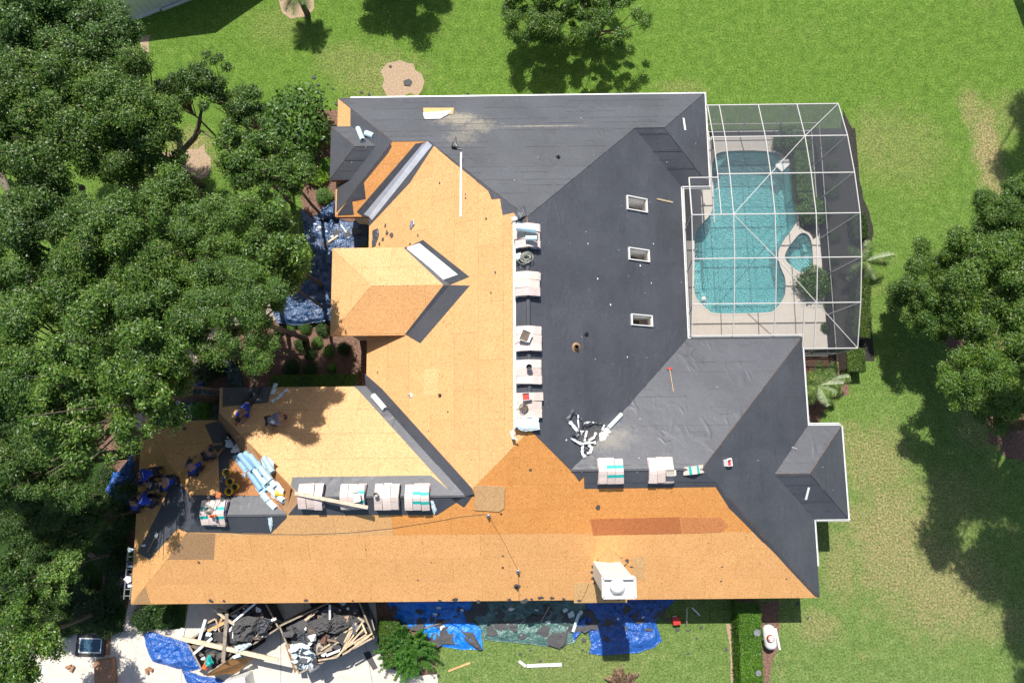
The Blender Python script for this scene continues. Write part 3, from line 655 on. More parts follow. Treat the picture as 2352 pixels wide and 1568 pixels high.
# chimney
zt=7.4
t0=[at(*p,zt) for p in ((1388,1325.5),(1457,1324.6),(1457.5,1369.5),(1380.6,1370.3))]
cx0=(t0[0].x+t0[3].x)/2; cx1=(t0[1].x+t0[2].x)/2; cy1=(t0[0].y+t0[1].y)/2; cy0=(t0[2].y+t0[3].y)/2
ch=MB(); ch.box(((cx0+cx1)/2,(cy0+cy1)/2,(zt+4.0)/2-.1),(cx1-cx0-.06,cy1-cy0-.06,zt-4.0)); cho=ch.build('chimney','chim',house)
mb=MB(); 
for a,b in (((cx0,cy0),(cx1,cy0)),((cx0,cy1),(cx1,cy1)),((cx0,cy0),(cx0,cy1)),((cx1,cy0),(cx1,cy1))): mb.bar(V(*a,zt),V(*b,zt),.09,.30)
mb.box(((cx0+cx1)/2,(cy0+cy1)/2,zt-.12),(cx1-cx0-.05,cy1-cy0-.05,.03)); mb.build('cap_pan','white',cho)
mb=MB(); fc=at(1418,1344,zt+.15); mb.lathe([(.10,-.3),(.10,.0),(.27,.02),(.29,.06),(.27,.12),(.2,.19),(.1,.23),(.01,.24)],20,fc); mb.build('flue_cap','white',cho,smooth=True)
mb=MB(); # little cricket behind it and flashing
pk=F['S'].hit(1397,1258,.35); a=F['S'].hit(1364,1292,.03); b=F['S'].hit(1443,1290,.03); tp=V((cx0+cx1)/2,cy1+.0,zt-.9); base=F['S'].hit(1397,1255,.01)
mb.poly([a,F['S'].hit(1403,1322,.55),base]); mb.poly([b,base,F['S'].hit(1403,1322,.55)]); mb.build('chimney_cricket','osb',cho).color=(.8,.72,.6,1)

# ================================================================== GROUND
HOLE=[at(1545,300),at(1965,300),at(1965,830),at(1545,830)]
hx0,hy0=min(p.x for p in HOLE),min(p.y for p in HOLE); hx1,hy1=max(p.x for p in HOLE),max(p.y for p in HOLE)
def Zm(x,y): return (1551.7+x/2.462,228.7+y/2.462)     # enlarged pool view -> photo pixel
pool=smoothloop([(p.x,p.y) for p in [at(*Zm(*q),.1) for q in ((245,290),(560,288),(645,352),(652,400),(657,470),(676,600),(688,655),(682,705),(585,830),(578,900),(600,965),(622,1010),(622,1090),(608,1130),(562,1190),(525,1205),(235,1210),(195,1200),(150,1158),(112,1122),(104,1050),(108,900),(104,760),(150,700),(196,655),(214,600),(216,500),(204,400),(218,330))]],2)
spa=smoothloop([(p.x,p.y) for p in [at(*Zm(*q),.1) for q in ((705,752),(745,757),(770,800),(777,900),(777,972),(700,978),(648,938),(612,895),(628,850),(665,800))]],2)
big=600
sheet('lawn',[(-big,-big),(big,-big),(big,big),(-big,big)],0,'lawn',0,[[(hx0,hy0),(hx1,hy0),(hx1,hy1),(hx0,hy1)]])
def inpoly(L): return [(p.x,p.y) for p in L]
sheet('pool_surround',[(hx0,hy0),(hx1,hy0),(hx1,hy1),(hx0,hy1)],.0,'mulch',0,[pool,spa]) if False else None
deckpts=inpoly([at(*Zm(*q),.1) for q in ((60,190),(165,213),(552,213),(552,285),(600,330),(660,345),(668,400),(686,410),(694,640),(702,715),(780,790),(808,770),(826,900),(838,1100),(846,1200),(860,1412),(705,1420),(690,1440),(-40,1440),(-40,190))])
# surround bed fills between the deck and the rectangular opening: one sheet of mulch with the pool cut out, deck slab above
dx=[p[0] for p in deckpts]
sheet('planting_bed',[(hx0,hy0),(hx1,hy0),(hx1,hy1),(hx0,hy1)],.0,'darkbed',0,[pool,spa])
def loopin(): pass
dk=sheet('pool_deck',deckpts,.10,'deckc',.12,[pool,spa])
# ---- pool
pl=thing('swimming_pool','free form turquoise swimming pool under the screen enclosure','pool',(0,0,0))
def basin(loop,z,zt,name,mat,fm,par):
    mb=MB()
    for k in range(len(loop)):
        a=loop[k];b=loop[(k+1)%len(loop)]; mb.poly([(a[0],a[1],zt),(a[0],a[1],z),(b[0],b[1],z),(b[0],b[1],zt)])
    mb.poly([(p[0],p[1],z) for p in loop]) ; return mb.build(name,mat,par)
basin(pool,-1.2,.085,'basin','plaster','plaster',pl)
mb=MB(); mb.poly([(p[0],p[1],-.02) for p in pool][::1]); mb.build('water','water',pl)
def ring(loop,w,z,h,name,mat,par):
    n=len(loop); mb=MB(); c=Vector((sum(p[0] for p in loop)/n,sum(p[1] for p in loop)/n))
    out=[]
    sgn=1 if area(loop)>0 else -1
    for k in range(n):
        a=Vector(loop[k-1]);b=Vector(loop[(k+1)%n]); d=(b-a).normalized(); out.append(Vector(loop[k])+Vector((d.y,-d.x))*w*sgn)
    for k in range(n):
        a=loop[k];b=loop[(k+1)%n];A=out[k];B=out[(k+1)%n]; mb.prism([(a[0],a[1],z),(b[0],b[1],z),(B.x,B.y,z),(A.x,A.y,z)] if sgn<0 else [(A.x,A.y,z),(B.x,B.y,z),(b[0],b[1],z),(a[0],a[1],z)],(0,0,-h))
    return mb.build(name,mat,par)
ring(pool,.10,.112,.05,'coping','deckc',pl)
def ledge(pts,z,par,mat='plasterl',name='step'):
    L=[at(*Zm(*q),z) for q in pts]; L=[p for p in L]; 
    if area([(p.x,p.y) for p in L])<0: L=L[::-1]
    mb=MB(); mb.prism(L,(0,0,-.35)); return mb.build(name,mat,par)
ledge([(106,1000),(128,1012),(130,1050),(150,1120),(185,1130),(190,1190),(150,1158),(112,1122)],-.25,pl)
ledge([(106,980),(135,985),(150,1080),(185,1110),(210,1195),(190,1192),(150,1158),(112,1122)],-.55,pl)
ledge([(218,340),(278,338),(245,380),(214,420)],-.3,pl)
sp=thing('hot_tub','small rounded spa pool beside the swimming pool','spa',(0,0,0))
basin(spa,-.9,.085,'basin','plaster','plaster',sp); ring(spa,.12,.115,.05,'coping','deckc',sp)
mb=MB(); mb.poly([(p[0],p[1],-.03) for p in spa]); mb.build('water','water',sp)
ledge([(640,895),(728,905),(728,940),(700,975),(650,938)],-.35,sp,name='seat'); ledge([(728,880),(776,880),(776,970),(728,974)],-.4,sp,name='seat'); ledge([(690,760),(745,760),(768,800),(770,860),(722,860),(715,800)],-.5,sp,name='seat')
# ---- screen enclosure
fl=thing('chlorine_float','small round white chlorine float at the south west pool steps','float',at(*Zm(160,1127),.0)); mb=MB(); mb.lathe([(.001,-.03),(.11,-.03),(.13,.0),(.11,.05),(.001,.06)],16); mb.build('body','white',fl,smooth=True); mb=MB(); mb.lathe([(.04,.055),(.05,.09),(.001,.10)],12); mb.build('lid','film',fl)
lg=thing('pool_chair','white slatted pool chair floating at the north east corner of the pool','pool chair',at(*Zm(607,368),.02),rot=(0,0,.75)); mb=MB(); mb.box((0,0,.06),(.75,.5,.05)); mb.build('seat','white',lg,bevel=.01)
for i_ in range(6):
    mb=MB(); mb.box((-.3+i_*.12,0,.10),(.07,.46,.02)); mb.build('slat','gutter',lg)
cage=thing('screen_enclosure','white framed pool cage with grey mesh panels and arched roof','enclosure',(0,0,0))
ys=[240,313,398,491,592,696,801]; zs=[3.0,3.62,3.98,4.18,4.0,3.6,3.0]
XE=at(1979,592,4.0).x
cols=[at(1591,592,4.0).x,at(1691,592,4.0).x,at(1786,592,4.0).x,at(1881,592,4.0).x,XE]
col0=at(1648,398,3.98).x
Y=[at(1800,y,z).y for y,z in zip(ys,zs)]
zr=lambda y: float(np.interp(-y,[-v for v in Y],zs))
xcut=at(1845,770,3.2).x; ycut=at(1700,770,3.15).y; ynotch=at(1600,409,3.95).y
colA=at(1620,240,3.0).x
beam=MB; 
def bm(a,b,w=.045,h=.05,name='beam'):
    mb=MB(); mb.bar(a,b,w,h); return mb.build(name,'screenpost',cage)
P3=lambda x,y:(x,y,zr(y))
Yc=Y[:-1]+[ycut]
# cross beams
bm(P3(colA,Y[0]),P3(XE,Y[0])); 
for i in (1,2): bm(P3(col0 if i==2 else colA,Y[i]),P3(XE,Y[i]))
for i in (3,4,5): bm(P3(cols[0],Y[i]),P3(XE,Y[i]))
bm(P3(xcut,Y[6]),P3(XE,Y[6])); bm(P3(cols[0],ycut),P3(xcut,ycut)); bm(P3(cols[0],ynotch),P3(col0,ynotch)); bm(P3(xcut,ycut),P3(xcut,Y[5]),name='purlin'); bm(P3(xcut,Y[6]),P3(xcut,ycut),name='purlin')
def purl(x,i0,i1,yend=None):
    for i in range(i0,i1): 
        yb=Y[i+1]
        if yend is not None and i==i1-1: yb=yend
        bm(P3(x,Y[i]),P3(x,yb),.038,.045,'purlin')
pcol=[at(1650+0,240,3.0).x,at(1738,240,3.0).x,at(1825,240,3.0).x]
xq=[at(1676,398,3.98).x,at(1770,398,3.98).x,at(1863,398,3.98).x]
purl(col0,0,3); purl(xq[0],0,3)
for x in (xq[1],xq[2]): purl(x,0,6,None if x==xq[2] else ycut)
purl(xq[0],3,6,ycut); purl(XE,0,6); purl(cols[0],3,6,ycut); bm(P3(cols[0],ynotch),P3(cols[0],Y[3]),.055,.07,'purlin')
# diagonal braces
dg=[(XE,0),(xq[2],1),(xq[1],2),(xq[0],3),(xq[1],4),(xq[2],5),(XE,6)]
for (a,i),(b,j) in zip(dg[:-1],dg[1:]): bm(P3(a,Y[i]),P3(b,Y[j]),.03,.035,'brace')
# roof screens
def scr(pts):
    mb=MB(); mb.poly(pts); return mb.build('screen_panel','screen',cage)
for i in range(6):
    xs=[col0,xq[0],xq[1],xq[2],XE] if i<3 else [cols[0],xq[0],xq[1],xq[2],XE]
    for a,b in zip(xs[:-1],xs[1:]):
        y1=Y[i+1]
        if i==5 and b<=xcut: y1=ycut
        if i==5 and a<xcut<b:
            scr([P3(a,Y[i]),P3(xcut,Y[i]),P3(xcut,ycut),P3(a,ycut)]); a=xcut
        scr([P3(a,Y[i]),P3(b,Y[i]),P3(b,y1),P3(a,y1)])
scr([P3(cols[0],ynotch),P3(col0,ynotch),P3(col0,Y[3]),P3(cols[0],Y[3])])
# walls: posts, chair rail, screens
def wl(a,b,posts=True):
    a=Vector((*a,0));b=Vector((*b,0)); za=zr(a.y);zb_=zr(b.y)
    scr([a,b,b+V(0,0,zb_),a+V(0,0,za)])
    bm(a+V(0,0,.95),b+V(0,0,.95),.035,.04,'chair_rail'); bm(a+V(0,0,.04),b+V(0,0,.04),.06,.06,'sill_rail')
    bm(a,a+V(0,0,za),.045,.05,'post')
xsN=[colA,xq[0],xq[1],xq[2],XE]
for a,b in zip(xsN[:-1],xsN[1:]): wl((a,Y[0]),(b,Y[0]))
for i in range(6): wl((XE,Y[i]),(XE,Y[i+1]))
wl((XE,Y[6]),(xq[2]+.3,Y[6])); wl((xq[2]+.3,Y[6]),(xcut,Y[6]))
for i in (1,2): bm((NEx+.3,Y[i]-.3,2.95),P3(col0,Y[i]),.04,.05,'brace')
for i in (3,4,5): bm((Emx+.15,Y[i]-.35,2.95),P3(cols[0],Y[i]),.04,.05,'brace')
for i in range(0,3): bm((colA-.12 if i==0 else NEx+.18,Y[i],2.96),(NEx+.18,Y[i+1],2.96),.06,.06,'eave_rail')
bm((Emx+.15,ynotch,2.96),(Emx+.15,ycut,2.96),.06,.06,'eave_rail')
for a,b in ((Y[1],Y[2]),(Y[3],Y[4]),(Y[4],Y[5]),(Y[5],ycut)):
    x0=(NEx+.18) if a==Y[1] else Emx+.15; x1=col0 if a==Y[1] else cols[0]
    scr([(x0,a,2.97),P3(x1,a),P3(x1,b),(x0,b,2.97)])
# ---- beds, paths, drive (each a few mm above the next)
def gs(name,px,mat,z=.004,rag_=.12,thick=0,seg=.35,kind='structure'):
    pts=inpoly(ats(px)); 
    if rag_: pts=ragged(pts,rag_,seg,len(px))
    return sheet(name,pts,z,mat,thick,kind=kind)
gs('driveway',[(-60,1640),(-60,1478),(40,1476),(113,1459),(283,1450),(300,1360),(327,1360),(327,1446),(425,1442),(440,1340),(860,1340),(870,1475),(885,1530),(950,1552),(1004,1546),(1012,1640)],'concrete',.012,0,.1)
# expansion joints
mb=MB()
for a,b in (((250,1458),(242,1640)),((283,1450),(327,1446)),((645,1440),(645,1640)),((826,1400),(868,1640)),((420,1442),(416,1640)),((700,1340),(700,1400))):
    p=at(*a,.016);q=at(*b,.016); mb.bar(p,q,.02,.002)
tag(mb.build('driveway_joint','bark'),kind='structure')
gs('dirt_patch',[(873,165),(890,145),(920,139),(950,147),(968,170),(970,205),(960,222),(890,222),(878,200)],'straw',.006,.2)
gs('mulch_bed',[(640,0),(650,-30),(720,-30),(722,20),(705,40),(668,44),(648,30)],'straw',.006,.06)
gs('mulch_bed',[(318,85),(345,80),(342,120),(325,125)],'straw',.006,.06)
gs('mulch_bed',[(722,250),(800,255),(850,280),(850,520),(700,520),(690,440),(742,330)],'mulch',.005,.1)
gs('mulch_bed',[(500,740),(640,700),(870,700),(880,900),(480,900),(430,860),(470,790)],'mulch',.005,.15)
gs('mulch_bed',[(230,930),(330,930),(330,1330),(290,1400),(230,1250),(200,1000)],'mulch',.006,.15)
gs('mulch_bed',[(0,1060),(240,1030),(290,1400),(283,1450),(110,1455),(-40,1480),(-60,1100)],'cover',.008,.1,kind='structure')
gs('mulch_bed',[(328,1380),(430,1380),(420,1442),(328,1445)],'cover',.02,.06)
gs('mulch_bed',[(862,1380),(910,1380),(980,1458),(990,1500),(1005,1545),(950,1552),(885,1530),(870,1475)],'mulch',.018,.06)
gs('mulch_bed',[(1680,1380),(1790,1380),(1790,1480),(1772,1530),(1762,1640),(1700,1640),(1690,1500)],'mulch',.005,.06)
gs('mulch_bed',[(1840,820),(1910,820),(1955,850),(1950,905),(1905,920),(1880,975),(1840,975)],'mulch',.005,.08)
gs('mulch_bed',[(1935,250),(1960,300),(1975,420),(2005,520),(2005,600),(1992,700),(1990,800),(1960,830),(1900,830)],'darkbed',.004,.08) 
gs('mulch_bed',[(2150,730),(2260,760),(2352,900),(2400,1100),(2300,1040),(2200,880)],'mulch',.005,.3)
gs('mulch_bed',[(370,350),(470,330),(480,400),(400,430)],'straw',.005,.25)
gs('garden_path',[(500,748),(560,700),(640,688),(700,690),(700,730),(640,735),(560,745),(505,775)],'stepc',.014,.02)
gs('garden_path',[(300,970),(340,900),(400,840),(440,790),(500,748),(520,775),(460,830),(420,880),(400,960),(340,1010)],'stepc',.014,.03)
gs('garden_path',[(1667,1432),(1688,1432),(1693,1500),(1697,1640),(1682,1640),(1676,1480)],'straw',.012,.03)
# curved edging
mb=MB(); pts=[at(*p,.03) for p in ((205,1272),(235,1290),(243,1315),(240,1345),(232,1375),(215,1405),(198,1428),(165,1444),(113,1459))]
mb.tube(pts,[.12]*6+[.07]*3,6); tag(mb.build('garden_edging','bark',smooth=True),'curved grey stone edging winding through the shaded bed beside the driveway','edging')
# wood soil under the trees
# neighbour's white building
nb=thing('neighbour_building','white sided gable building at the top edge beyond the oaks','building',(0,0,0))
a=at(302,48);b=at(372,20);d=(at(440,-6)-a).normalized(); nrm=Vector((-d.y,d.x,0)); 
if nrm.y<0: nrm=-nrm
L=9; mb=MB(); top=lambda s:1.95+ (s*.42 if s<L/2 else (L-s)*.42)
for s in np.arange(0,L,.3):
    p=a+d*float(s);q=a+d*float(min(L,s+.285)); mb=MB(); mb.prism([p,q,q+V(0,0,top(min(L,s+.3))),p+V(0,0,top(s))],nrm*.03); mb.build('siding_panel','gutter',nb)
mb=MB(); mb.prism([a+nrm*.05+d*.02,a+d*L+nrm*.05,a+d*L+nrm*6,a+nrm*6+d*.02],(0,0,1.93)); mb.build('wall','white',nb)
mb=MB(); mb.poly([a+V(0,0,2.0)-nrm*.1,a+d*L/2+V(0,0,3.95)-nrm*.1,a+d*L/2+V(0,0,3.95)+nrm*6,a+V(0,0,2.0)+nrm*6]); mb.poly([a+d*L/2+V(0,0,3.95)-nrm*.1,a+d*L+V(0,0,2.0)-nrm*.1,a+d*L+V(0,0,2.0)+nrm*6,a+d*L/2+V(0,0,3.95)+nrm*6]); mb.build('roof','gutter',nb)
mb=MB(); mb.bar(a-nrm*.05+V(0,0,.05),a+d*1.65-nrm*.05+V(0,0,.05),.1,.1); mb.bar(a+d*1.75-nrm*.12+V(0,0,.05),a+d*L-nrm*.12+V(0,0,.05),.1,.1); mb.build('base_trim','gutter',nb)

# ================================================================== PLANTS
def leafmesh(name,blobs,n,size,mat,seed=1,up=.55,flat=.75,rough=.12):
    """small leaf-shaped quads through the outer volume of many clumps"""
    r=np.random.default_rng(seed); B=np.array(blobs); wts=B[:,3]**2; k=r.choice(len(B),n,p=wts/wts.sum()); b=B[k]
    d=r.normal(size=(n,3)); d/=np.linalg.norm(d,axis=1)[:,None]; d[:,2]=np.where(d[:,2]<-.3,-d[:,2],d[:,2])
    rad=b[:,3]*(1-np.abs(r.normal(0,.22,n))); rad=np.where(r.random(n)<rough*.7,b[:,3]*r.uniform(.9,1.5,n),rad)
    lump=np.sin(d[:,0]*9+k*1.7)*np.sin(d[:,1]*9+k*2.3)*np.sin(d[:,2]*7+k); rad=rad*(1+lump*rough*2.2)
    c=b[:,:3]+d*rad[:,None]*np.array([1,1,flat])
    nrm=d*.75+np.array([0,0,up])+r.normal(0,.5,(n,3)); nrm/=np.linalg.norm(nrm,axis=1)[:,None]
    t=r.normal(size=(n,3)); t-=nrm*(t*nrm).sum(1)[:,None]; t/=np.linalg.norm(t,axis=1)[:,None]; s=np.cross(nrm,t)
    L=size*r.uniform(.7,1.35,n)[:,None]; W=L*.42
    v=np.stack([c-t*L*.5,c+s*W*.5-nrm*L*.05,c+t*L*.5,c-s*W*.5+nrm*L*.02],1).reshape(-1,3)
    me=bpy.data.meshes.new(name); me.vertices.add(4*n); me.vertices.foreach_set('co',v.ravel())
    me.loops.add(4*n); me.loops.foreach_set('vertex_index',np.arange(4*n)); me.polygons.add(n); me.polygons.foreach_set('loop_start',np.arange(n)*4); me.polygons.foreach_set('loop_total',np.full(n,4))
    me.update(calc_edges=True); me.materials.append(M[mat]); return me
def crownblobs(R,H,n,seed,br=(.13,.27),hole=.0):
    r=random.Random(seed); out=[]
    lob=[(r.uniform(0,6.28),r.uniform(.1,.3)) for _ in range(4)]
    while len(out)<n:
        a=r.uniform(0,6.283); q=r.random()**.55; rim=1+sum(k*math.cos((i+2)*(a-p)) for i,(p,k) in enumerate(lob))*.5
        x=math.cos(a)*q*R*rim*.85; y=math.sin(a)*q*R*rim*.85; z=H*math.sqrt(max(0,1-q*q*.8))*r.uniform(.0,1.0)
        out.append((x,y,z,R*r.uniform(*br)))
    return out
CROWN=[]
for i in range(4):
    bl=crownblobs(4.0,3.0,95+10*i,11+i,(.08,.19)); CROWN.append((leafmesh('crown',bl,115000,.122,'oak',50+i,up=.6,rough=.22),bl))
for i in range(2):
    bl=crownblobs(4.0,3.2,40,71+i,(.13,.26)); CROWN.append((leafmesh('crown',bl,17000,.30,'oak',150+i,up=.5,rough=.25),bl))
bl=crownblobs(4.0,3.0,80,81,(.06,.13)); CROWN.append((leafmesh('crown',bl,34000,.15,'oak',181,up=.5,rough=.3),bl))
TW=[]
for i in range(2):
    rnd=random.Random(90+i); mb=MB()
    bl=CROWN[i][1]
    mb.tube([(0,0,-9),(.1,.05,-6),(.2,-.1,-3.5),(.1,.1,-2.0),(0,0,-.6)],[.30,.24,.22,.2,.14],10)
    for k,b in enumerate(bl[:30]):
        p=Vector(b[:3]); s=Vector((.1,.05,-3.2+rnd.random()*1.6)); m_=s.lerp(p,.55)+Vector((rnd.uniform(-.3,.3),rnd.uniform(-.3,.3),-.3)); mb.tube([s,m_,p+Vector((0,0,b[3]*.6))],[.10,.06,.02],6,False)
    TW.append(mb.build('trunk','bark',smooth=True).data)
for o in [o for o in bpy.data.objects if o.name.startswith('trunk')]: bpy.data.objects.remove(o)
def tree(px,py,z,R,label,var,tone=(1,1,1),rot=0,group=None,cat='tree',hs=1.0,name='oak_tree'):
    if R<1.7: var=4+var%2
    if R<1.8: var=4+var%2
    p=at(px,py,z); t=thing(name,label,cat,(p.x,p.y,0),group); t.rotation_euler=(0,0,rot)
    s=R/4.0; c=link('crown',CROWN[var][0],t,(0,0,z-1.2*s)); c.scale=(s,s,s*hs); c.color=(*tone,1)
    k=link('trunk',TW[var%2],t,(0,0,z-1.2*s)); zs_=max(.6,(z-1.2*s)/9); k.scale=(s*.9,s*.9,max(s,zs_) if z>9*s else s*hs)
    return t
G='spreading oaks crowding west of the house'
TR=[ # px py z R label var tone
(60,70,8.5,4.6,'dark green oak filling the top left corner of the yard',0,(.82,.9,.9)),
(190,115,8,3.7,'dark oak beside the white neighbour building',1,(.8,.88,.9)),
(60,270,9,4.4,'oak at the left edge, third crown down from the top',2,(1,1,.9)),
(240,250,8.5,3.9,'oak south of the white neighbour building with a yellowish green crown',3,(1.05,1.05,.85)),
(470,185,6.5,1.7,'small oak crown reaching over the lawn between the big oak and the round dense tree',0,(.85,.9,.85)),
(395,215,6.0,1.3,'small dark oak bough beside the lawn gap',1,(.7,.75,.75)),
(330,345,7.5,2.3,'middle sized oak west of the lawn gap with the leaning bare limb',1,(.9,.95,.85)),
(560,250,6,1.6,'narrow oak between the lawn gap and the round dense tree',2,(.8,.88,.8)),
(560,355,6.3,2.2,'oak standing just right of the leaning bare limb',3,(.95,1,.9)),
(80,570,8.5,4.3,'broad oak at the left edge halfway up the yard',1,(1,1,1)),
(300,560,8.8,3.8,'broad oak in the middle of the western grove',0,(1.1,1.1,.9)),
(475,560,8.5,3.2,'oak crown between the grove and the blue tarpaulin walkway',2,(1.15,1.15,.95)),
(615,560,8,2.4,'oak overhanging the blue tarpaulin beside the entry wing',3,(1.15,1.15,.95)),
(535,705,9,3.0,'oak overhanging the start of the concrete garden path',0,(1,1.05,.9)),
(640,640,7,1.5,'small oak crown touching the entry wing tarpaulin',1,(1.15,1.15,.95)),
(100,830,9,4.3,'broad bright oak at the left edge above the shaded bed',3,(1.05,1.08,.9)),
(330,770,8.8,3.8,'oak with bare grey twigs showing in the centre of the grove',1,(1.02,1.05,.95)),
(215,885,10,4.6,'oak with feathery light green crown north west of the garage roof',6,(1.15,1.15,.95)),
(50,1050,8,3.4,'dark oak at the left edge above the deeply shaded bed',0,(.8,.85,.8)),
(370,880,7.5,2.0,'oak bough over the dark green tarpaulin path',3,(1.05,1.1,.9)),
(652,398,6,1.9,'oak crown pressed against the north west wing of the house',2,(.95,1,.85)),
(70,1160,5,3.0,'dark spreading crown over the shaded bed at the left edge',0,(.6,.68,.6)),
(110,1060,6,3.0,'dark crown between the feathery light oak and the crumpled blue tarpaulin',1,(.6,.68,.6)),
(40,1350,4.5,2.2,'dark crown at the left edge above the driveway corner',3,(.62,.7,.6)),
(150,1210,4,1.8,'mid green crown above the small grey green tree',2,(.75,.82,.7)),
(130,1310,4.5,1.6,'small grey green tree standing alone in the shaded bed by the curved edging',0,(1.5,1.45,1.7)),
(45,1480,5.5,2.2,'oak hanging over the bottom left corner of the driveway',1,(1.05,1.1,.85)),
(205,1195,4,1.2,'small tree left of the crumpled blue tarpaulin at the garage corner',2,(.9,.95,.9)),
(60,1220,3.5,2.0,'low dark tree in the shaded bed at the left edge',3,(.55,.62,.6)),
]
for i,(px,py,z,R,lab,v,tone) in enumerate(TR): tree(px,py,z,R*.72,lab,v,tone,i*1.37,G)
tree(1250,10,2.6,2.3,'left one of two grown together trees at the top edge above the main roof',0,(1.2,1.2,.9),.4)
tree(1390,20,2.6,2.4,'right one of two grown together trees at the top edge above the main roof',6,(1.1,1.15,.85),2.4)
tree(895,-190,3.4,2.8,'dark tree cut off by the top edge, its shadow on the lawn left of centre',1,(.7,.8,.8),2)
tree(2290,640,4.6,2.9,'broad oak at the right edge beyond the pool cage',0,(1.1,1.1,.85),1,)
tree(2340,490,4.6,2.0,'northern crown of the oaks at the right edge, above the dirt strip',3,(.95,1,.8),3)
tree(2300,870,4.4,2.5,'southern crown of the oaks at the right edge, over bare dirt',2,(1.2,1.2,.9),5)
tree(2150,670,3.6,2.2,'low western crown of the oaks at the right edge, nearest the pool',1,(.9,.95,.8),5)
# tall trees just outside the frame: only their shadows are in the picture
def tall(sx,sy,h,R,lab,v,tone=(1,1,1)):
    g=at(sx,sy); p=g+Vector((-SD.x,-SD.y,0))*0; p=Vector((g.x+SD.x/SD.z*h,g.y+SD.y/SD.z*h,0))
    t=thing('tall_tree',lab,'tree',p,'tall trees outside the picture casting shade'); s=R/4; c=link('crown',CROWN[v][0],t,(0,0,h)); c.scale=(s,s,s*1.2); k=link('trunk',TW[v%2],t,(0,0,h)); k.scale=(1,1,h/9)
tall(2340,1150,14,5.0,'tall tree east of the yard whose wide shadow darkens the lower right lawn',0)
tall(2440,1390,14,4.0,'tall tree at the lower right beyond the frame with shadow on the lawn edge',2)
tall(2445,340,17,3.9,'tall pine like tree with shadow across the dry strip at the upper right',3)
# leaning bare limb in the lawn gap
mb=MB(); mb.tube([at(396,388,.2),at(405,370,2.0),at(425,340,3.6),at(448,315,4.6),at(458,282,5.2),at(463,250,5.8)],[.16,.15,.13,.12,.09,.05],8); mb.tube([at(448,315,4.6),at(462,300,5.0),at(490,318,5.5)],[.07,.05,.03],6)
tag(mb.build('leaning_trunk','bark',smooth=True),'leaning bare grey trunk crossing the small lawn gap among the oaks','tree trunk')
for (pts,lab) in (([at(0,395,.5),at(12,425,2.5),at(24,450,4),at(20,470,4.4)],'dark bare trunk at the left edge in a gap of grass'),([at(186,490,.3),at(190,455,2.5),at(188,430,4)],'straight dark trunk in the narrow grass gap of the grove')):
    mb=MB(); mb.tube(pts,[.2,.16,.14,.1][:len(pts)],8); tag(mb.build('leaning_trunk','bark',smooth=True),lab,'tree trunk')
# ---- shrubs
SB=[]; ORD18='first second third fourth fifth sixth seventh eighth ninth tenth eleventh twelfth thirteenth fourteenth fifteenth sixteenth seventeenth eighteenth'.split()
for i in range(3):
    r=random.Random(200+i); bl=[(0,0,.35,.42)]+[(.38*math.cos(a)*r.uniform(.6,1.1),.38*math.sin(a)*r.uniform(.6,1.1),r.uniform(.2,.5),r.uniform(.2,.32)) for a in [j*.7 for j in range(9)]]; SB.append(leafmesh('foliage',bl,3800,.07,'shrub',300+i))
stm=MB(); stm.tube([(0,0,0),(0,0,.4)],[.05,.03],6); SM=stm.build('stem','bark').data; bpy.data.objects.remove(bpy.data.objects['stem'])
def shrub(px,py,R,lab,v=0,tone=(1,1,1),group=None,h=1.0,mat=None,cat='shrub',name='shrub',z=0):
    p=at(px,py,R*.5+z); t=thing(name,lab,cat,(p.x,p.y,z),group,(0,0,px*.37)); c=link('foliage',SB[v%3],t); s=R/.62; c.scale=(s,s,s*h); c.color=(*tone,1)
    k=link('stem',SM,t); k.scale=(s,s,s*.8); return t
g='clipped round shrubs in the courtyard bed'
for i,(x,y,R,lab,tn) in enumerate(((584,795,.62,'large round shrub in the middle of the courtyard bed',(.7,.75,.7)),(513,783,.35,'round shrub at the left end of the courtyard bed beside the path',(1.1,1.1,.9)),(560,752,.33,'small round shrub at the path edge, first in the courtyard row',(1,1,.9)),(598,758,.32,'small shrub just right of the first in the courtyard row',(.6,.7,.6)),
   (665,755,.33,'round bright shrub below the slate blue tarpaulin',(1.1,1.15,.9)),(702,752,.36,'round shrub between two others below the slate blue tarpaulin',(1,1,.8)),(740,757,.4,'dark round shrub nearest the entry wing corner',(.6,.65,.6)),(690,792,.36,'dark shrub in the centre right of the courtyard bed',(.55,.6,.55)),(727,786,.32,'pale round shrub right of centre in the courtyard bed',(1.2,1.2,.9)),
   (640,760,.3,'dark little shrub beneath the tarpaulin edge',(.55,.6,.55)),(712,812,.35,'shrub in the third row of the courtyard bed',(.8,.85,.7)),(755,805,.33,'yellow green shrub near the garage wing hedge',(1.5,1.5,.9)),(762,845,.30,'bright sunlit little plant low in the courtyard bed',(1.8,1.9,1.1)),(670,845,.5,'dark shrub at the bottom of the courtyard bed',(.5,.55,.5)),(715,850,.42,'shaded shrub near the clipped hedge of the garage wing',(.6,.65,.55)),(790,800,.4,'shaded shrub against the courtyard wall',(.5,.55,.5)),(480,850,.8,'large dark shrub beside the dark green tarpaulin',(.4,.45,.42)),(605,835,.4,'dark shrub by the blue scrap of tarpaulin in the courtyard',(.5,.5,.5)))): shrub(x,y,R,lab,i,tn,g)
shrub(733,408,.55,'lime green shrub beside the small hipped wing',0,(3.2,2.7,1.2)); shrub(745,450,.5,'grey green rounded shrub at the foot of the north west wing',1,(1.5,1.5,1.4)); shrub(750,380,.45,'yellow green shrub tucked under the eave of the small hipped wing',2,(2.0,2.0,1.0))
shrub(465,940,.6,'bright green shrub between the dark green tarpaulin and the garage roof',1,(1.7,1.9,1.1)); shrub(298,1278,.3,'small lime plant in the shaded bed by the garage corner',0,(2.2,2.3,1.2))
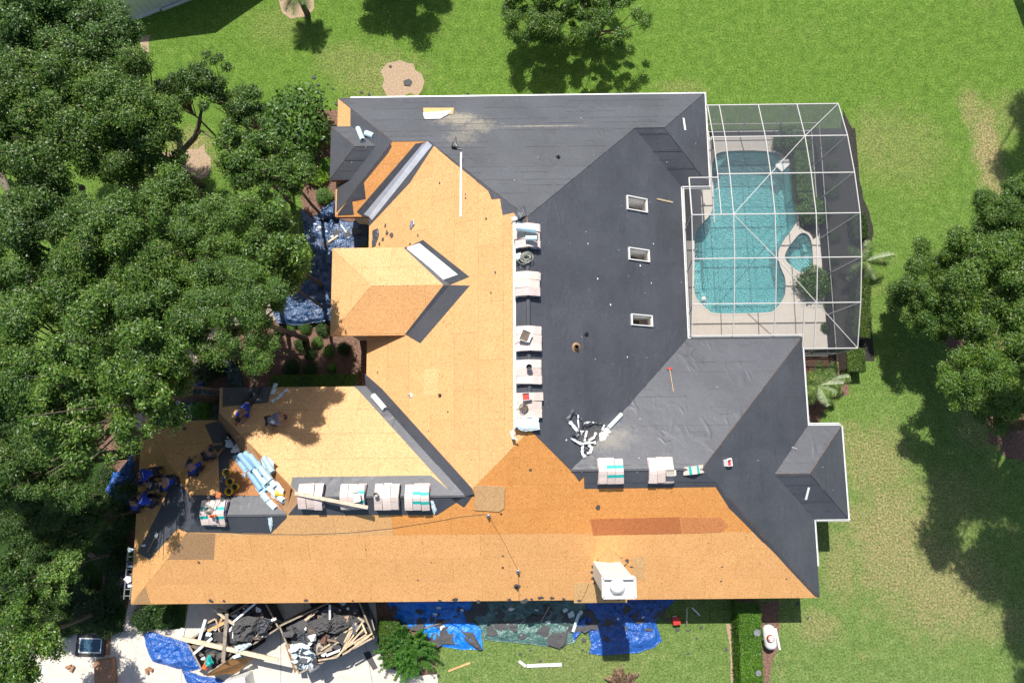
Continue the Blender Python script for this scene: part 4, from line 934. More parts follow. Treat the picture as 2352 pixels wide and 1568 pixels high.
shrub(680,290,2.1,'large dense round topped tree beside the mulch at the north west corner',1,(1.0,1.0,.95),None,1.1,cat='tree',name='round_tree')
rr9=random.Random(4)
for i in range(18):
    y=1090+i*20; x=rr9.uniform(205,285) if y>1180 else rr9.uniform(225,300); shrub(x,y,rr9.uniform(.5,.95),'%s low dark plant from the top of the bed west of the garage'%ORD18[i],i,(.5*rr9.uniform(.8,1.6),)*3,'low dark plants west of the garage')
for i in range(16): x=rr9.uniform(20,195); y=rr9.uniform(1330,1450); shrub(x,y,rr9.uniform(.5,.9),'%s low plant in the bottom left bed by the edging'%ORD18[i],i,(.55*rr9.uniform(.8,1.5),)*3,'low plants in the bottom left bed')
for x,y,R,tn,lab in ((330,1420,.7,(.5,.55,.45),'dark shrub at the left end of the shaded bed below the bare eave'),(375,1415,.7,(.55,.6,.45),'dark shrub in the shaded bed left of the debris trailer'),(1800-5,1452,.0,(1,1,1),'')):
    if R: shrub(x,y,R,lab,0,tn)
# clipped hedges: box shaped leaf masses
def hedge(name,pts,h,n,lab,tone,mat='shrub',leaf=.06,z0=0):
    """pts: centre line + half widths in plan; a row of boxes filled with leaves over a dark core"""
    r=np.random.default_rng(len(lab)); t=thing(name,lab,'hedge',(pts[0][0],pts[0][1],0)); V3=[]; mb=MB()
    c0=Vector((pts[0][0],pts[0][1],0)); P=[];Nn=[]
    seg=[((Vector(b[:2])-Vector(a[:2])).length,a,b) for a,b in zip(pts[:-1],pts[1:])]; tot=sum(s[0] for s in seg)
    for L,a,b in seg:
        A=Vector((*a[:2],0))-c0;B_=Vector((*b[:2],0))-c0; d=(B_-A).normalized(); s=Vector((-d.y,d.x,0)); w_=(a[2]+b[2])/2
        mb.bar(A+V(0,0,h/2-.05)-d*.0,B_+V(0,0,h/2-.05),2*w_-.14,h-.12)
        k=int(n*L/tot); u=r.random(k); q=r.uniform(-1,1,k); zz_=np.full(k,h); side=r.random(k)<.42
        qq=np.where(side,np.sign(q),q); zq=np.where(side,r.uniform(.05,h,k),h+r.normal(0,.025,k))
        base=np.array(A)[None]+np.outer(u,np.array(B_-A))+np.outer(qq*w_+r.normal(0,.03,k),np.array(s)); base[:,2]=zq
        nn=np.where(side[:,None],np.outer(np.sign(q),np.array(s)),np.array([0,0,1.])[None])
        P.append(base);Nn.append(nn)
    P=np.concatenate(P);Nn=np.concatenate(Nn); k=len(P)
    nrm=Nn+r.normal(0,.55,(k,3)); nrm/=np.linalg.norm(nrm,axis=1)[:,None]; tt=r.normal(size=(k,3)); tt-=nrm*(tt*nrm).sum(1)[:,None]; tt/=np.linalg.norm(tt,axis=1)[:,None]; s=np.cross(nrm,tt); L=leaf*r.uniform(.7,1.3,k)[:,None]
    v=np.stack([P-tt*L*.5,P+s*L*.25,P+tt*L*.5,P-s*L*.25],1).reshape(-1,3); me=bpy.data.meshes.new('foliage'); me.vertices.add(4*k); me.vertices.foreach_set('co',v.ravel()); me.loops.add(4*k); me.loops.foreach_set('vertex_index',np.arange(4*k)); me.polygons.add(k); me.polygons.foreach_set('loop_start',np.arange(k)*4); me.polygons.foreach_set('loop_total',np.full(k,4)); me.update(calc_edges=True); me.materials.append(M[mat])
    o=link('foliage',me,t); o.color=(*tone,1); o2=mb.build('branches','bark',t); return t
def hp(px,py,w,h): p=at(px,py,h); return (p.x,p.y,w)
hedge('clipped_hedge',[hp(1722,1385,.50,1.2),hp(1724,1480,.50,1.2),hp(1730,1600,.50,1.2)],1.2,26000,'bright green box clipped hedge running down to the bottom edge beside the gas tank',(1.25,1.35,.7))
hedge('clipped_hedge',[hp(620,876,.28,.8),hp(820,873,.28,.8)],.8,9000,'long low hedge along the north eave of the garage wing',(1.3,1.35,.9))
hedge('clipped_hedge',[hp(895,1425,.45,.7),hp(888,1480,.42,.7),hp(905,1530,.35,.7)],.7,9000,'olive hedge between the driveway and the feathery bush',(1.1,1.05,.6))
hedge('clipped_hedge',[hp(1825+8,288,.0,.5),hp(1825+8,289,.0,.5)],.5,2,'x',(1,1,1)) if False else None
def Z(x,y): return Zm(x,y)
hz=lambda x,y,w,h: hp(*Zm(x,y),w,h)
hedge('clipped_hedge',[hz(725,225,.42,.8),hz(722,350,.38,.8),hz(735,450,.42,.8),hz(745,560,.42,.8)],.8,15000,'narrow hedge inside the pool cage along the east side of the pool',(.9,1,.75))
hedge('clipped_hedge',[hz(1040,640,.35,.7),hz(1062,780,.35,.7)],.6,5000,'thin dark hedge outside the pool cage east wall, north part',(.6,.6,.5))
hedge('clipped_hedge',[hz(1068,1010,.3,.9),hz(1060,1200,.4,.9),hz(1050,1340,.45,.9)],.9,12000,'olive brown hedge outside the pool cage east wall',(1.0,.85,.55))
hedge('clipped_hedge',[hz(970,1470,.55,.9),hz(1072,1470,.55,.9)],.9,9000,'square olive hedge at the south east corner of the pool cage',(1.1,.95,.6))
shrub(*Zm(640,222),.9,'rounded shrub at the north end of the pool inside the cage',0,(.9,.95,.7),z=.05); shrub(*Zm(768,625),.85,'round clipped bush inside the cage between pool hedge and hot tub',1,(.9,1,.75),z=.05); shrub(*Zm(785,1040),.92,'large round clipped bush inside the cage south of the hot tub',2,(.95,1,.8),z=.05)
r=random.Random(5); ORD9='first second third fourth fifth sixth seventh eighth ninth'.split()
for i in range(9): 
    x=r.uniform(850,900); y=250+i*130; shrub(*Zm(x,y),r.uniform(.28,.45),ORD9[i]+' low plant from the north in the bed inside the cage east wall',i,(.5,.5,.45),'low plants inside the cage along its east wall')
# feathery bush, palms
def fronds(name,lab,px,py,z,n,L,droop,mat,wid=.05,cat='palm',trunk=.3,seed=1,leafl=.3,curv=1.0,upa=(.1,.9)):
    r=random.Random(seed); p=at(px,py,z); t=thing(name,lab,cat,(p.x,p.y,0)); mb=MB(); 
    for i in range(n):
        a=6.283*i/n*2.4+r.uniform(-.2,.2); e=r.uniform(*upa); l=L*r.uniform(.75,1.1); pts=[]
        for s in range(7):
            q=s/6; pts.append(Vector((math.cos(a)*l*q*math.cos(e*(1-q*.4)),math.sin(a)*l*q*math.cos(e*(1-q*.4)),z+l*math.sin(e)*q-droop*l*q*q*curv)))
        d=(pts[-1]-pts[0]).normalized(); sd=Vector((-math.sin(a),math.cos(a),0))
        for s in range(6):
            A,B_=pts[s],pts[s+1]
            mb.poly([A-sd*.012,B_-sd*.01,B_+sd*.01,A+sd*.012])
            for k in range(4):
                q=A.lerp(B_,k/4); ll=leafl*math.sin(.35+2.6*(s+k/4)/6.5)
                for sg in(-1,1):
                    tip=q+sd*sg*ll+d*ll*.55-Vector((0,0,ll*.25)); mb.poly([q-d*wid*.5,tip,q+d*wid*.5])
    mb.build('fronds',mat,t); tb=MB(); tb.tube([(0,0,0),(0,0,z*.6),(0,0,z)],[trunk*.5,trunk*.4,trunk*.3],10); tb.build('trunk','bark',t); return t
fronds('palm_tree','short palm in the mulch ring at the top edge, its spiky shadow on the lawn',680,-20,1.9,26,1.15,.35,'palm',.05,seed=3,trunk=.35,leafl=.34)
fronds('palm_tree','palm with pale fronds spreading from under the pool cage edge on to the lawn',1990,600,1.2,12,1.3,.4,'palm',.05,seed=4,trunk=.3,leafl=.3)
fronds('palm_tree','green palm in the bed beside the gutter south of the pool cage',1880,885,1.4,18,1.15,.35,'palm',.05,seed=5,trunk=.3,leafl=.34)
fronds('palm_tree','smaller fan palm beside the mulch south of the pool cage',1910,872,1.1,12,.9,.35,'palm',.05,seed=6,trunk=.25,leafl=.3)
fronds('bromeliad','reddish brown rosette plant cut off by the bottom edge of the lawn',1430,1570,.35,44,.9,.3,'dryleaf',.08,'plant',seed=7,trunk=.3,leafl=.10,upa=(.2,1.3))
# feathery bush: many upright plumes
r=random.Random(12); p=at(935,1500,.6); t=thing('feathery_bush','bright green feathery bush in the island bed between driveway and lawn','bush',(p.x,p.y,0)); bl=[]
for i in range(75):
    a=r.uniform(0,6.28);q=r.random()**.5*1.0
    for k in range(5): f_=1+.13*k; bl.append((math.cos(a)*q*f_,math.sin(a)*q*f_*.9,.30+.15*k+.25*(1-q),.15-.02*k))
bl+=[(r.uniform(-.6,.6),r.uniform(-.6,.6),.55+r.uniform(0,.25),.22) for _ in range(22)]; me=leafmesh('foliage',bl,42000,.06,'shrub',77); c=link('foliage',me,t); c.color=(.9,1.25,.8,1); k=link('stem',SM,t); k.scale=(3,3,1.5)

# ================================================================== THINGS ON THE ROOF
ORD_=['%s'%x for x in ()]
ORD='first second third fourth fifth sixth seventh eighth ninth tenth eleventh twelfth thirteenth fourteenth fifteenth sixteenth seventeenth eighteenth nineteenth twentieth twenty-first twenty-second twenty-third twenty-fourth twenty-fifth twenty-sixth twenty-seventh twenty-eighth twenty-ninth thirtieth'.split()
def ordlabels(objs,fmt):
    if len(objs)>30:
        for o in objs: o['label']=(fmt%'one of the many').replace(', one of the many from the left',' among many others')
        return
    for i,o in enumerate(sorted(objs,key=lambda o:(o.location.x if o.location.length>.01 else sum(v.co.x for v in o.data.vertices)/len(o.data.vertices)))): o['label']=fmt%(ORD[min(i,29)])
def drape_bundle(name,w=1.0,h=.075,d=.325,slope=PT,seed=0,print_=False):
    """paper wrapped shingle bundle bent over a ridge: long axis x, width y, ridge along y"""
    mb=MB(); n=8; r=random.Random(seed)
    def zf(x): return -abs(x)*slope*.85 if abs(x)>.12 else -.12*slope*.85*.5-(abs(x)*slope*.42)
    xs=[-w/2+w*i/n for i in range(n+1)]; rr=[r.uniform(-.008,.008) for _ in xs]
    for i in range(n):
        a,b=xs[i],xs[i+1]; za,zb_=zf(a)+rr[i],zf(b)+rr[i+1]
        v=[(a,-d/2,za+h),(b,-d/2,zb_+h),(b,d/2,zb_+h),(a,d/2,za+h)]; lo=[(p[0],p[1],p[2]-h+.004) for p in v]
        k=len(mb.v); mb.v+=v+lo
        F_=[(0,1,2,3),(7,6,5,4),(0,4,5,1),(2,6,7,3)]+([(3,7,4,0)] if i==0 else [])+([(1,5,6,2)] if i==n-1 else [])
        for f in F_: mb.f.append(tuple(k+q for q in f)); mb.m.append(1 if (print_ and f==(0,1,2,3) and i in (2,5)) else (2 if f in ((0,4,5,1),(2,6,7,3)) and i%3==1 else 0))
    me=mb.build(name,['paper','teal','blueprint']).data; bpy.data.objects.remove(bpy.data.objects[name]); return me
BM=[drape_bundle('shingle_bundle',seed=i,print_=(i==3)) for i in range(4)]
def stack(px,py,ridge_z,ang,layers,desc,print_=(),n=3,wd=.335,skipmid=False):
    r=random.Random(int(px*7+py)); base=at(px,py,ridge_z+.075*layers); base.z=0
    ca,sa=math.cos(ang),math.sin(ang)
    dirn={0:('northernmost','middle','southernmost'),1:('leftmost','middle','rightmost')}[0 if abs(ang)<.5 else 1]
    for L in range(layers):
        for k in range(n):
            oy=(k-(n-1)/2)*wd
            if abs(ang)<.5: oy=-oy
            jx,jy=r.uniform(-.05,.05),r.uniform(-.006,.006)
            if ang<.5: x=base.x+jx; y=base.y+oy
            else: x=base.x+oy; y=base.y+jx
            o=link('shingle_bundle',BM[3 if k in print_ and L==layers-1 else r.randrange(3)]); o.location=(x,y,ridge_z+.045+L*.078); o.rotation_euler=(r.uniform(-.02,.02),0,ang+r.uniform(-.05,.05)); g_=r.uniform(.86,1.06); o.color=(g_,g_*r.uniform(.96,1),g_*r.uniform(.93,1),1)
            tag(o,(dirn[k]+' top bundle of '+desc) if L==layers-1 else '%s bundle in the %s layer under %s'%(dirn[k],['bottom','second','third'][L],desc),'shingle bundle','pallets of shingle bundles draped over the ridges')
    return ridge_z+.045+layers*.078
zm=zz(R1); zG=G1.z; zW=L1.z; zE=E1.z
T=math.pi/2
zt1=stack(1211,539,zm,0,4,'the stack with two blue rolls')
zt2=stack(1212,650,zm,0,4,'the plain stack below the rope coil')
zt3=stack(1213,776,zm,0,4,'the stack with a torn white wrapper')
zt4=stack(1214,853,zm,0,3,'the stack holding the empty metal bucket',wd=.32)
zt5=stack(1217,930,zm,0,3,'the stack with the red box')
za=stack(711,1141,zG,T,4,'the stack under the long plank',())
zb2=stack(808,1143,zG,T,4,'the stack holding the opened carton',(2,))
zc=stack(887,1142,zG,T,4,'the stack with a round dark bucket')
zd=stack(957,1142,zG,T,4,'the stack nearest the long felt valley',(1,2))
ze_=stack(486,1180,zW,T,4,'the tool covered western stack',(0,2))
zf_=stack(1404,1082,zE,T,4,'the left stack of the east ridge',(1,2))
zg=stack(1520,1081,zE,T,3,'the right stack of the east ridge')
o=link('shingle_bundle',BM[3]); q=F['EN'].hit(1594,1079,.05); o.location=q; o.rotation_euler=(0,0,.12); o.scale=(.85,1,1); o.color=(1.05,.95,.88,1); tag(o,'single tilted bundle lying alone right of the two stacks on the east ridge','shingle bundle','pallets of shingle bundles draped over the ridges'); o.location.z+=.06
# rolls of underlayment
def rollmesh(L,r,hollow=.45,n=14):
    mb=MB(); mb.lathe([(r*hollow,-L/2+.03),(r*hollow,-L/2),(r,-L/2),(r,L/2),(r*hollow,L/2),(r*hollow,L/2-.03)],n); me=mb
    a=len(mb.v); 
    for z in(-L/2+.03,L/2-.03): mb.poly([(r*hollow*math.cos(t),r*hollow*math.sin(t),z) for t in [i*6.283/n for i in range(n)]]); mb.m[-1]=1
    o=mb.build('underlayment_roll',['film','dark'],smooth=False); me=o.data; bpy.data.objects.remove(o); return me
RL=rollmesh(.95,.10); RL2=rollmesh(.8,.15,.6)
def roll(p,ang,lab,me=RL,s=1,group=None,tone=(1,1,1),tilt=0,f=None,name='underlayment_roll'):
    o=link(name,me); o.color=(*tone,1); o.scale=(s,s,s)
    if f: o.matrix_world=Matrix.Translation(p)@(f.R(ang)@Matrix.Rotation(math.pi/2,3,'Y')).to_4x4()@Matrix.Scale(s,4)
    else: o.location=p; o.rotation_euler=(math.pi/2+tilt,0,ang+math.pi/2)
    return tag(o,lab,'roll',group)
def rollp(f,x0,y0,x1,y1,rad,lab,group=None,tone=(1,1,1),lift=0,me=None,name='underlayment_roll'):
    a=f.hit(x0,y0,rad+lift+.03); b=f.hit(x1,y1,rad+lift+.03); L=(b-a).length; mb=MB(); R=(b-a).to_track_quat('Z','Y').to_matrix()
    mb.lathe([(rad*.5,.04),(rad*.5,0),(rad,0),(rad,L),(rad*.5,L),(rad*.5,L-.04)],14,a,R); o=mb.build(name,'film'); o.color=(*tone,1); 
    c=MB(); c.lathe([(.001,.035),(rad*.5,.035)],12,a,R); c.lathe([(.001,L-.035),(rad*.5,L-.035)],12,a,R); c.build('core_end','dark',o)
    return tag(o,lab,'roll',group)
rollp(F['QN'],822,295,833,322,.12,'pale blue roll lying flattened on the small hipped wing',tone=(.95,1.05,1.05)); rollp(F['QN'],840,306,858,313,.14,'fat pale blue roll standing open ended beside the flattened one',tone=(.9,1.02,1.05))
q=F['GN']; rollp(q,857,908,884,939,.13,'white roll lying in the long felt valley',tone=(1.2,1.12,1.1))
FM=Face([V(xm-1,0,zt1),V(xm+1,0,zt1),V(xm+1,20,zt1+.001),V(xm-1,20,zt1+.001)])
rollp(FM,1186,521,1232,526,.16,'large pale blue roll on the northern shingle stack',tone=(1,1.1,1.15)); rollp(FM,1207,547,1233,547,.10,'small pale blue roll on the northern shingle stack',tone=(1,1.1,1.15))
# big heap of rolls in the junk slope: laid in diagonal rows
g='pale blue underlayment rolls heaped on the worn west facing slope'
def dz3(x,y): return (277.7+0,0)
_rl=[]
RO=[(523,1062,548,1098),(606,1050,626,1084),(610,1085,632,1118),(600,1118,622,1152),(553,1102,576,1138),(585,1096,608,1130),(531,1055,560,1095),(540,1048,568,1085),(551,1044,580,1080),(563,1040,590,1070),(574,1046,598,1076),(536,1072,560,1108),(590,1062,605,1090),(560,1090,584,1130),(572,1085,600,1125),(584,1078,612,1112),(598,1074,622,1104),(566,1108,590,1150),(578,1110,604,1150),(592,1118,616,1150)]
for i,(x0,y0,x1,y1) in enumerate(RO):
    t_=random.Random(i).uniform(.62,.95); _rl.append(rollp(FJ,x0,y0,x1,y1,.125,'x',g,(.62*t_,.86*t_,1.15*t_) if 4<i<15 else (.95*t_,1.1*t_,1.15*t_),lift=.14+.05*(i%3)+(.12 if i>7 else 0)))
ordlabels(_rl,'%s pale blue roll from the left in the heap on the worn slope')
rollp(FJ,594,1130,634,1168,.13,'long pale roll sloping down on to the western felt ridge',g,(1.05,1.15,1.12),lift=.25)
rollp(FJ,608,1112,652,1150,.12,'pale roll alongside the long sloping one, by the fallen yellow bucket',g,(1.05,1.15,1.12),lift=.12)
HEAPX=1
# crumpled sheets (tarps, film, felt offcuts)
def crumple(name,loop,zf,amp,mat,seed=0,rings=9,seg=.22,fs=1.2,thick=0,parent=None):
    rings=int(rings*1.7); seg*=.6
    """loop: plan points (x,y); zf(x,y) ground height under it; folded by ridged noise"""
    L=ragged(loop,.02,seg,seed); n=len(L); cx=sum(p[0] for p in L)/n; cy=sum(p[1] for p in L)/n; mb=MB(); off=Vector((seed*3.1,seed*1.7,seed*.9))
    def h(x,y,e):
        a=mnoise.noise(Vector((x*fs,y*fs,0))+off); b=mnoise.noise(Vector((x*fs*2.7,y*fs*2.7,3))+off); c=mnoise.noise(Vector((x*fs*6,y*fs*6,7))+off)
        return amp*e*((1-abs(a)*2)*.5+(1-abs(b)*2)*.46+(1-abs(c)*2)*.24+.2)
    for k in range(rings+1):
        t=1-k/rings*.96; e=min(1,.15+(1-t)*3)
        for p in L:
            x=cx+(p[0]-cx)*t;y=cy+(p[1]-cy)*t; dx=mnoise.noise(Vector((x*2,y*2,9))+off)*amp*.8*(1-t+.15); mb.v.append((x+dx,y+dx*.7,zf(x,y)+.035+max(0,h(x,y,e))))
    for k in range(rings):
        for j in range(n): a=k*n+j;b=k*n+(j+1)%n; mb.f.append((a,b,b+n,a+n)); mb.m.append(0)
    mb.f.append(tuple(rings*n+j for j in range(n))); mb.m.append(0)
    if area(L)<0: mb.f=[tuple(reversed(f)) for f in mb.f]
    # rim folded under so that the sheet has an edge
    k0=len(mb.v)
    for p in range(n): v=mb.v[p]; mb.v.append((v[0],v[1],v[2]-.03))
    for j in range(n): a=j;b=(j+1)%n; mb.f.append((a,k0+j,k0+b,b)); mb.m.append(0)
    return mb.build(name,mat,parent,smooth=True)
g0=lambda x,y:0.0
def crg(name,px,amp,mat,lab,cat,z=0,seed=0,grp=None,fs=1.2,rings=9,seg=.22,zf=None):
    o=crumple(name,inpoly(ats(px,z)),zf or (lambda x,y:z),amp,mat,seed,rings,seg,fs); return tag(o,lab,cat,grp)
def crf(name,k,px,amp,mat,lab,cat,seed=0,lift=.03,grp=None,seg=.12,rings=5,fs=2.5):
    f=F[k] if isinstance(k,str) else k; L=[f.hit(*p,lift) for p in px]; o=crumple(name,[(p.x,p.y) for p in L],lambda x,y:f.z(x,y)+lift,amp,mat,seed,rings,seg,fs); return tag(o,lab,cat,grp)
TB='tarpaulin'
crf('film_sheet',FJ,[(598,1052),(612,1046),(630,1060),(628,1082),(606,1080)],.12,'film','square pale blue sheet at the top right of the roll heap','film sheet',21,.2)
crf('film_sheet',FJ,[(622,1100),(640,1108),(652,1126),(640,1150),(622,1140)],.12,'filmw','white film sheet at the lower right of the roll heap','film sheet',22,.3)
crf('felt_offcut',FJ,[(592,1108),(604,1108),(608,1124),(596,1126)],.10,'dark','black crumple between the rolls of the heap','felt offcut',23,.35)
crg('tarpaulin',[(303,1040),(309,1060),(307,1170),(297,1166),(290,1170),(262,1150),(243,1128),(248,1118),(262,1085),(285,1078)],.35,'tarp_blue','crumpled royal blue tarpaulin left of the garage roof edge',TB,.3,1)
crg('tarpaulin',[(690,480),(720,500),(775,460),(772,500),(800,510),(845,505),(845,560),(800,575),(790,690),(830,700),(850,720),(770,742),(640,745),(622,705),(680,690),(725,690),(722,640),(705,620),(735,560),(700,540)],.30,'tarp_slate','large slate blue tarpaulin bunched along the entry walk',TB,.1,2,seg=.25,rings=12)
crg('tarpaulin',[(630,702),(700,690),(790,690),(800,710),(760,735),(680,748),(640,742)],.26,'tarp_slate','slate blue tarpaulin gathered over the garden path end',TB,.25,3)
crg('tarpaulin',[(770,460),(776,500),(740,505),(725,500),(745,480)],.35,'tarp_slate','dark blue tarpaulin hanging against the north west wing',TB,.4,5)
crg('tarpaulin',[(357,910),(400,900),(440,885),(474,876),(470,890),(505,900),(505,968),(390,968),(370,945)],.25,'tarp_dkgreen','dark green tarpaulin covering the path north of the garage roof',TB,.05,6)
crg('tarpaulin',[(438,884),(470,872),(474,884),(445,895)],.25,'tarp_blue','blue corner of tarpaulin at the edge of the dark green one',TB,.1,7)
crg('tarpaulin',[(510,820),(535,822),(555,860),(562,895),(525,890),(512,850)],.2,'tarp_dkgreen','small blue green tarpaulin in the courtyard bed left of the shrubs',TB,.05,8)
crg('tarpaulin',[(885,1370),(1090,1370),(1075,1420),(1105,1441),(1111,1490),(1060,1490),(1010,1482),(985,1470),(962,1440),(925,1445),(908,1425)],.22,'tarp_bright','bright blue tarpaulin under torn felt at the foot of the south wall',TB,.0,9,seg=.2,rings=12)
crg('tarpaulin',[(1085,1365),(1340,1365),(1350,1410),(1340,1440),(1318,1475),(1270,1484),(1200,1476),(1112,1468),(1105,1440),(1080,1410)],.16,'tarp_green','green tarpaulin strewn with shingle scraps below the south eave',TB,.01,10,fs=2,seg=.2,rings=12)
crg('tarpaulin',[(1345,1370),(1560,1365),(1505,1425),(1520,1470),(1500,1486),(1460,1498),(1380,1503),(1352,1498),(1358,1480),(1350,1440)],.2,'tarp_blue','wrinkled blue tarpaulin below the chimney where its shadow falls',TB,.01,11,fs=2,seg=.2,rings=12)
crg('tarpaulin',[(1310,1440),(1350,1405),(1345,1440),(1318,1470)],.15,'tarp_blue','narrow blue tarpaulin corner between the green and the wrinkled blue one',TB,.05,12)
crg('tarpaulin',[(330,1446),(352,1450),(420,1470),(440,1480),(452,1510),(470,1530),(430,1540),(420,1536),(352,1518),(335,1475)],.22,'tarp_blue','royal blue tarpaulin spread on the driveway left of the debris trailer',TB,.02,13)
crg('tarpaulin',[(418,1535),(432,1540),(470,1552),(500,1555),(545,1580),(470,1600),(435,1575)],.2,'tarp_blue','blue tarpaulin trailing under the lower corner of the left trailer',TB,.02,14)
# film and felt litter on the roof
def ribbon(name,f,px,w,mat,lab,cat='ribbon',lift=.08,grp=None,seed=0):
    r=random.Random(seed+len(px)); P=[f.hit(x,y,lift+r.uniform(0,.12)) for x,y in px]; Q=[]
    for a,b in zip(P[:-1],P[1:]):
        for k in range(4): Q.append(a.lerp(b,k/4)+Vector((0,0,r.uniform(-.03,.05))))
    Q.append(P[-1]); mb=MB(); n=len(Q); pv=None
    for i,q in enumerate(Q):
        d=(Q[min(i+1,n-1)]-Q[max(i-1,0)]).normalized(); s=d.cross(Vector((0,0,1))); s=s.normalized() if s.length>.05 else Vector((1,0,0)); tw=r.uniform(-.7,.7); s=s*math.cos(tw)+Vector((0,0,1))*math.sin(tw)*.6
        ww=w*r.uniform(.55,1.1); mb.v+=[tuple(q-s*ww/2),tuple(q+s*ww/2),tuple(q+s*ww/2-V(0,0,.008)),tuple(q-s*ww/2-V(0,0,.008))]
    for i in range(n-1):
        a=i*4;b=a+4
        for k in range(4): mb.f.append((a+k,b+k,b+(k+1)%4,a+(k+1)%4)); mb.m.append(0)
    mb.f+= [(0,1,2,3),tuple((n-1)*4+k for k in (3,2,1,0))]; mb.m+=[0,0]
    return tag(mb.build(name,mat,smooth=False),lab,cat,grp)
def H5(x,y): return (1265.8+x/10.67,914.7+y/10.67)   # enlarged litter view
E_=F['E']; gg='tangle of release film and felt strips on the main slope'
for i,(pts,w,mt,lb) in enumerate((([(540,270),(400,520)],.14,'felt','dark folded felt strip at the top left of the litter tangle'),([(400,520),(520,640),(670,830)],.16,'filmw','white film strip running down the left of the litter tangle'),([(665,400),(660,560),(680,740)],.07,'filmw','thin upright white film strip in the tangle'),
   ([(560,340),(700,440),(790,600),(860,640),(1060,590),(1300,630)],.12,'felt','black felt ribbon arching across the litter tangle'),([(800,610),(900,590),(1050,590)],.10,'filmw','white film edge along the black arch'),([(880,790),(850,900),(820,1050)],.14,'filmw','white twisted film in the middle of the tangle'),
   ([(480,970),(600,1040),(740,1110),(900,1080),(1100,1080)],.12,'filmw','long white film curving along the bottom of the tangle'),([(520,900),(560,860),(640,880),(680,1010)],.16,'felt','black looped felt at the lower left of the tangle'),([(770,1120),(760,1300),(800,1440),(850,1380)],.14,'filmw','white film hanging down the lower end of the tangle'),([(900,1130),(1000,1200),(960,1330),(880,1340)],.12,'filmw','white loop of film at the bottom of the tangle'),
   ([(1100,830),(1050,960),(920,1020)],.12,'filmw','short white film beside the tube end'),([(1300,640),(1260,780)],.12,'filmw','small torn white film above the sheet'),([(800,640),(720,720),(640,820)],.10,'felt','black strip crossing behind the white film'),([(860,1200),(820,1280),(900,1360)],.16,'felt','black felt loop beneath the white film loop'))): ribbon('film_strip' if mt!='felt' else 'felt_ribbon',E_,[H5(*p) for p in pts],w,mt,lb,'film' if mt!='felt' else 'felt strip',grp=gg,seed=i)
crf('film_sheet',E_,[H5(*p) for p in ((1180,850),(1360,700),(1500,800),(1585,900),(1250,1090),(1190,1060))],.12,'filmw','broad white film sheet in the litter tangle','film sheet',3)
crf('film_sheet',E_,[H5(*p) for p in ((690,770),(820,790),(740,910))],.08,'filmw','small white film scrap in the litter tangle','film sheet',4)
rollp(E_,*H5(1410,720),*H5(1725,390),.09,'white tube pointing up right from the litter tangle',tone=(1.25,1.2,1.15),name='film_tube')
crf('leaf_debris',E_,[H5(*p) for p in ((1050,1140),(1300,1150),(1320,1230),(1120,1250))],.06,'mulch','brown crumbs of debris below the film sheet','debris',5)
# other things on the roof
def plankp(f,x0,y0,x1,y1,w,h,lab,mat='wood',lift=.03,cat='plank',name='plank',grp=None,tone=(1,1,1),lift2=None):
    a=f.hit(x0,y0,lift+h/2);b=f.hit(x1,y1,(lift if lift2 is None else lift2)+h/2); mb=MB(); mb.bar(a,b,w,h,up=f.n); o=mb.build(name,mat); o.color=(*tone,1); return tag(o,lab,cat,grp)
flat=lambda z: Face([V(-20,-20,z),V(20,-20,z),V(20,20,z+.0001),V(-20,20,z+.0001)])
plankp(flat(za+.02),677,1132,845,1165,.14,.04,'long bare plank lying across two stacks on the garage ridge',tone=(1.5,1.45,1.35))
crf('plywood_sheet','W',[(1092,1119),(1098,1114),(1159,1117),(1158,1164),(1148,1175),(1090,1171)],.0,'osb','','') if False else None
f=F['S']; q=[f.hit(*p,.06) for p in ((1090,1118),(1100,1114),(1160,1117),(1158,1167),(1146,1175),(1089,1171))][::-1]; mb=MB(); mb.prism(q,-f.n*.018); o=mb.build('plywood_sheet','osb'); o.color=(.95,.92,.88,1); tag(o,'pale loose board with clipped corners lying where three slopes meet','plywood sheet')
def bucket(f,px,py,lab,mat='yellow',fallen=None,s=1,fill='dark',lift=.02,cat='bucket'):
    p=f.hit(px,py,lift); t=thing('bucket',lab,cat,p); R=Matrix.Identity(3)
    if fallen is not None: t.location=p+Vector((0,0,.14)); R=Matrix.Rotation(fallen,3,'Z')@Matrix.Rotation(math.radians(80),3,'Y')
    mb=MB(); mb.lathe([(.001,0),(.125*s,0),(.15*s,.36*s),(.158*s,.36*s),(.158*s,.33*s)],18,(0,0,0),R); mb.lathe([(.145*s,.355*s),(.12*s,.03),(.001,.03)],18,(0,0,0),R); mb.build('body',mat,t,smooth=False)
    mb=MB(); mb.lathe([(.001,.17*s),(.134*s,.17*s)],16,(0,0,0),R); mb.build('contents',fill,t)
    mb=MB(); mb.tube([R@Vector((.155*s*math.cos(a),.155*s*math.sin(a)*.6+.08,.33*s+.02)) for a in [i*math.pi/8 for i in range(9)]],.006,5); mb.build('handle','metal',t); return t
bucket(FJ,656,1131,'yellow bucket tipped on its side beside the garage ridge stacks',fallen=math.pi)
for (x,y,lb) in ((527,1084,'dark rimmed bucket, uppermost of the four by the roll heap'),(534,1105,'yellow bucket behind the two lowest ones'),(545,1117,'yellow bucket, right one of the lower pair'),(532,1127,'yellow bucket, lowest of the four by the roll heap')): bucket(F['WN'],x,y,lb,lift=.05)
bucket(flat(zt4),1215,844,'empty metal bucket standing on the fourth stack of the main ridge','metal',s=.75)
bucket(flat(zc),865,1135,'round dark bucket on the corner of a garage ridge stack','metal',s=.62,fill='rope')
bucket(F['WW'],355,1139,'dark bucket among the workers at the western roof edge','dark')
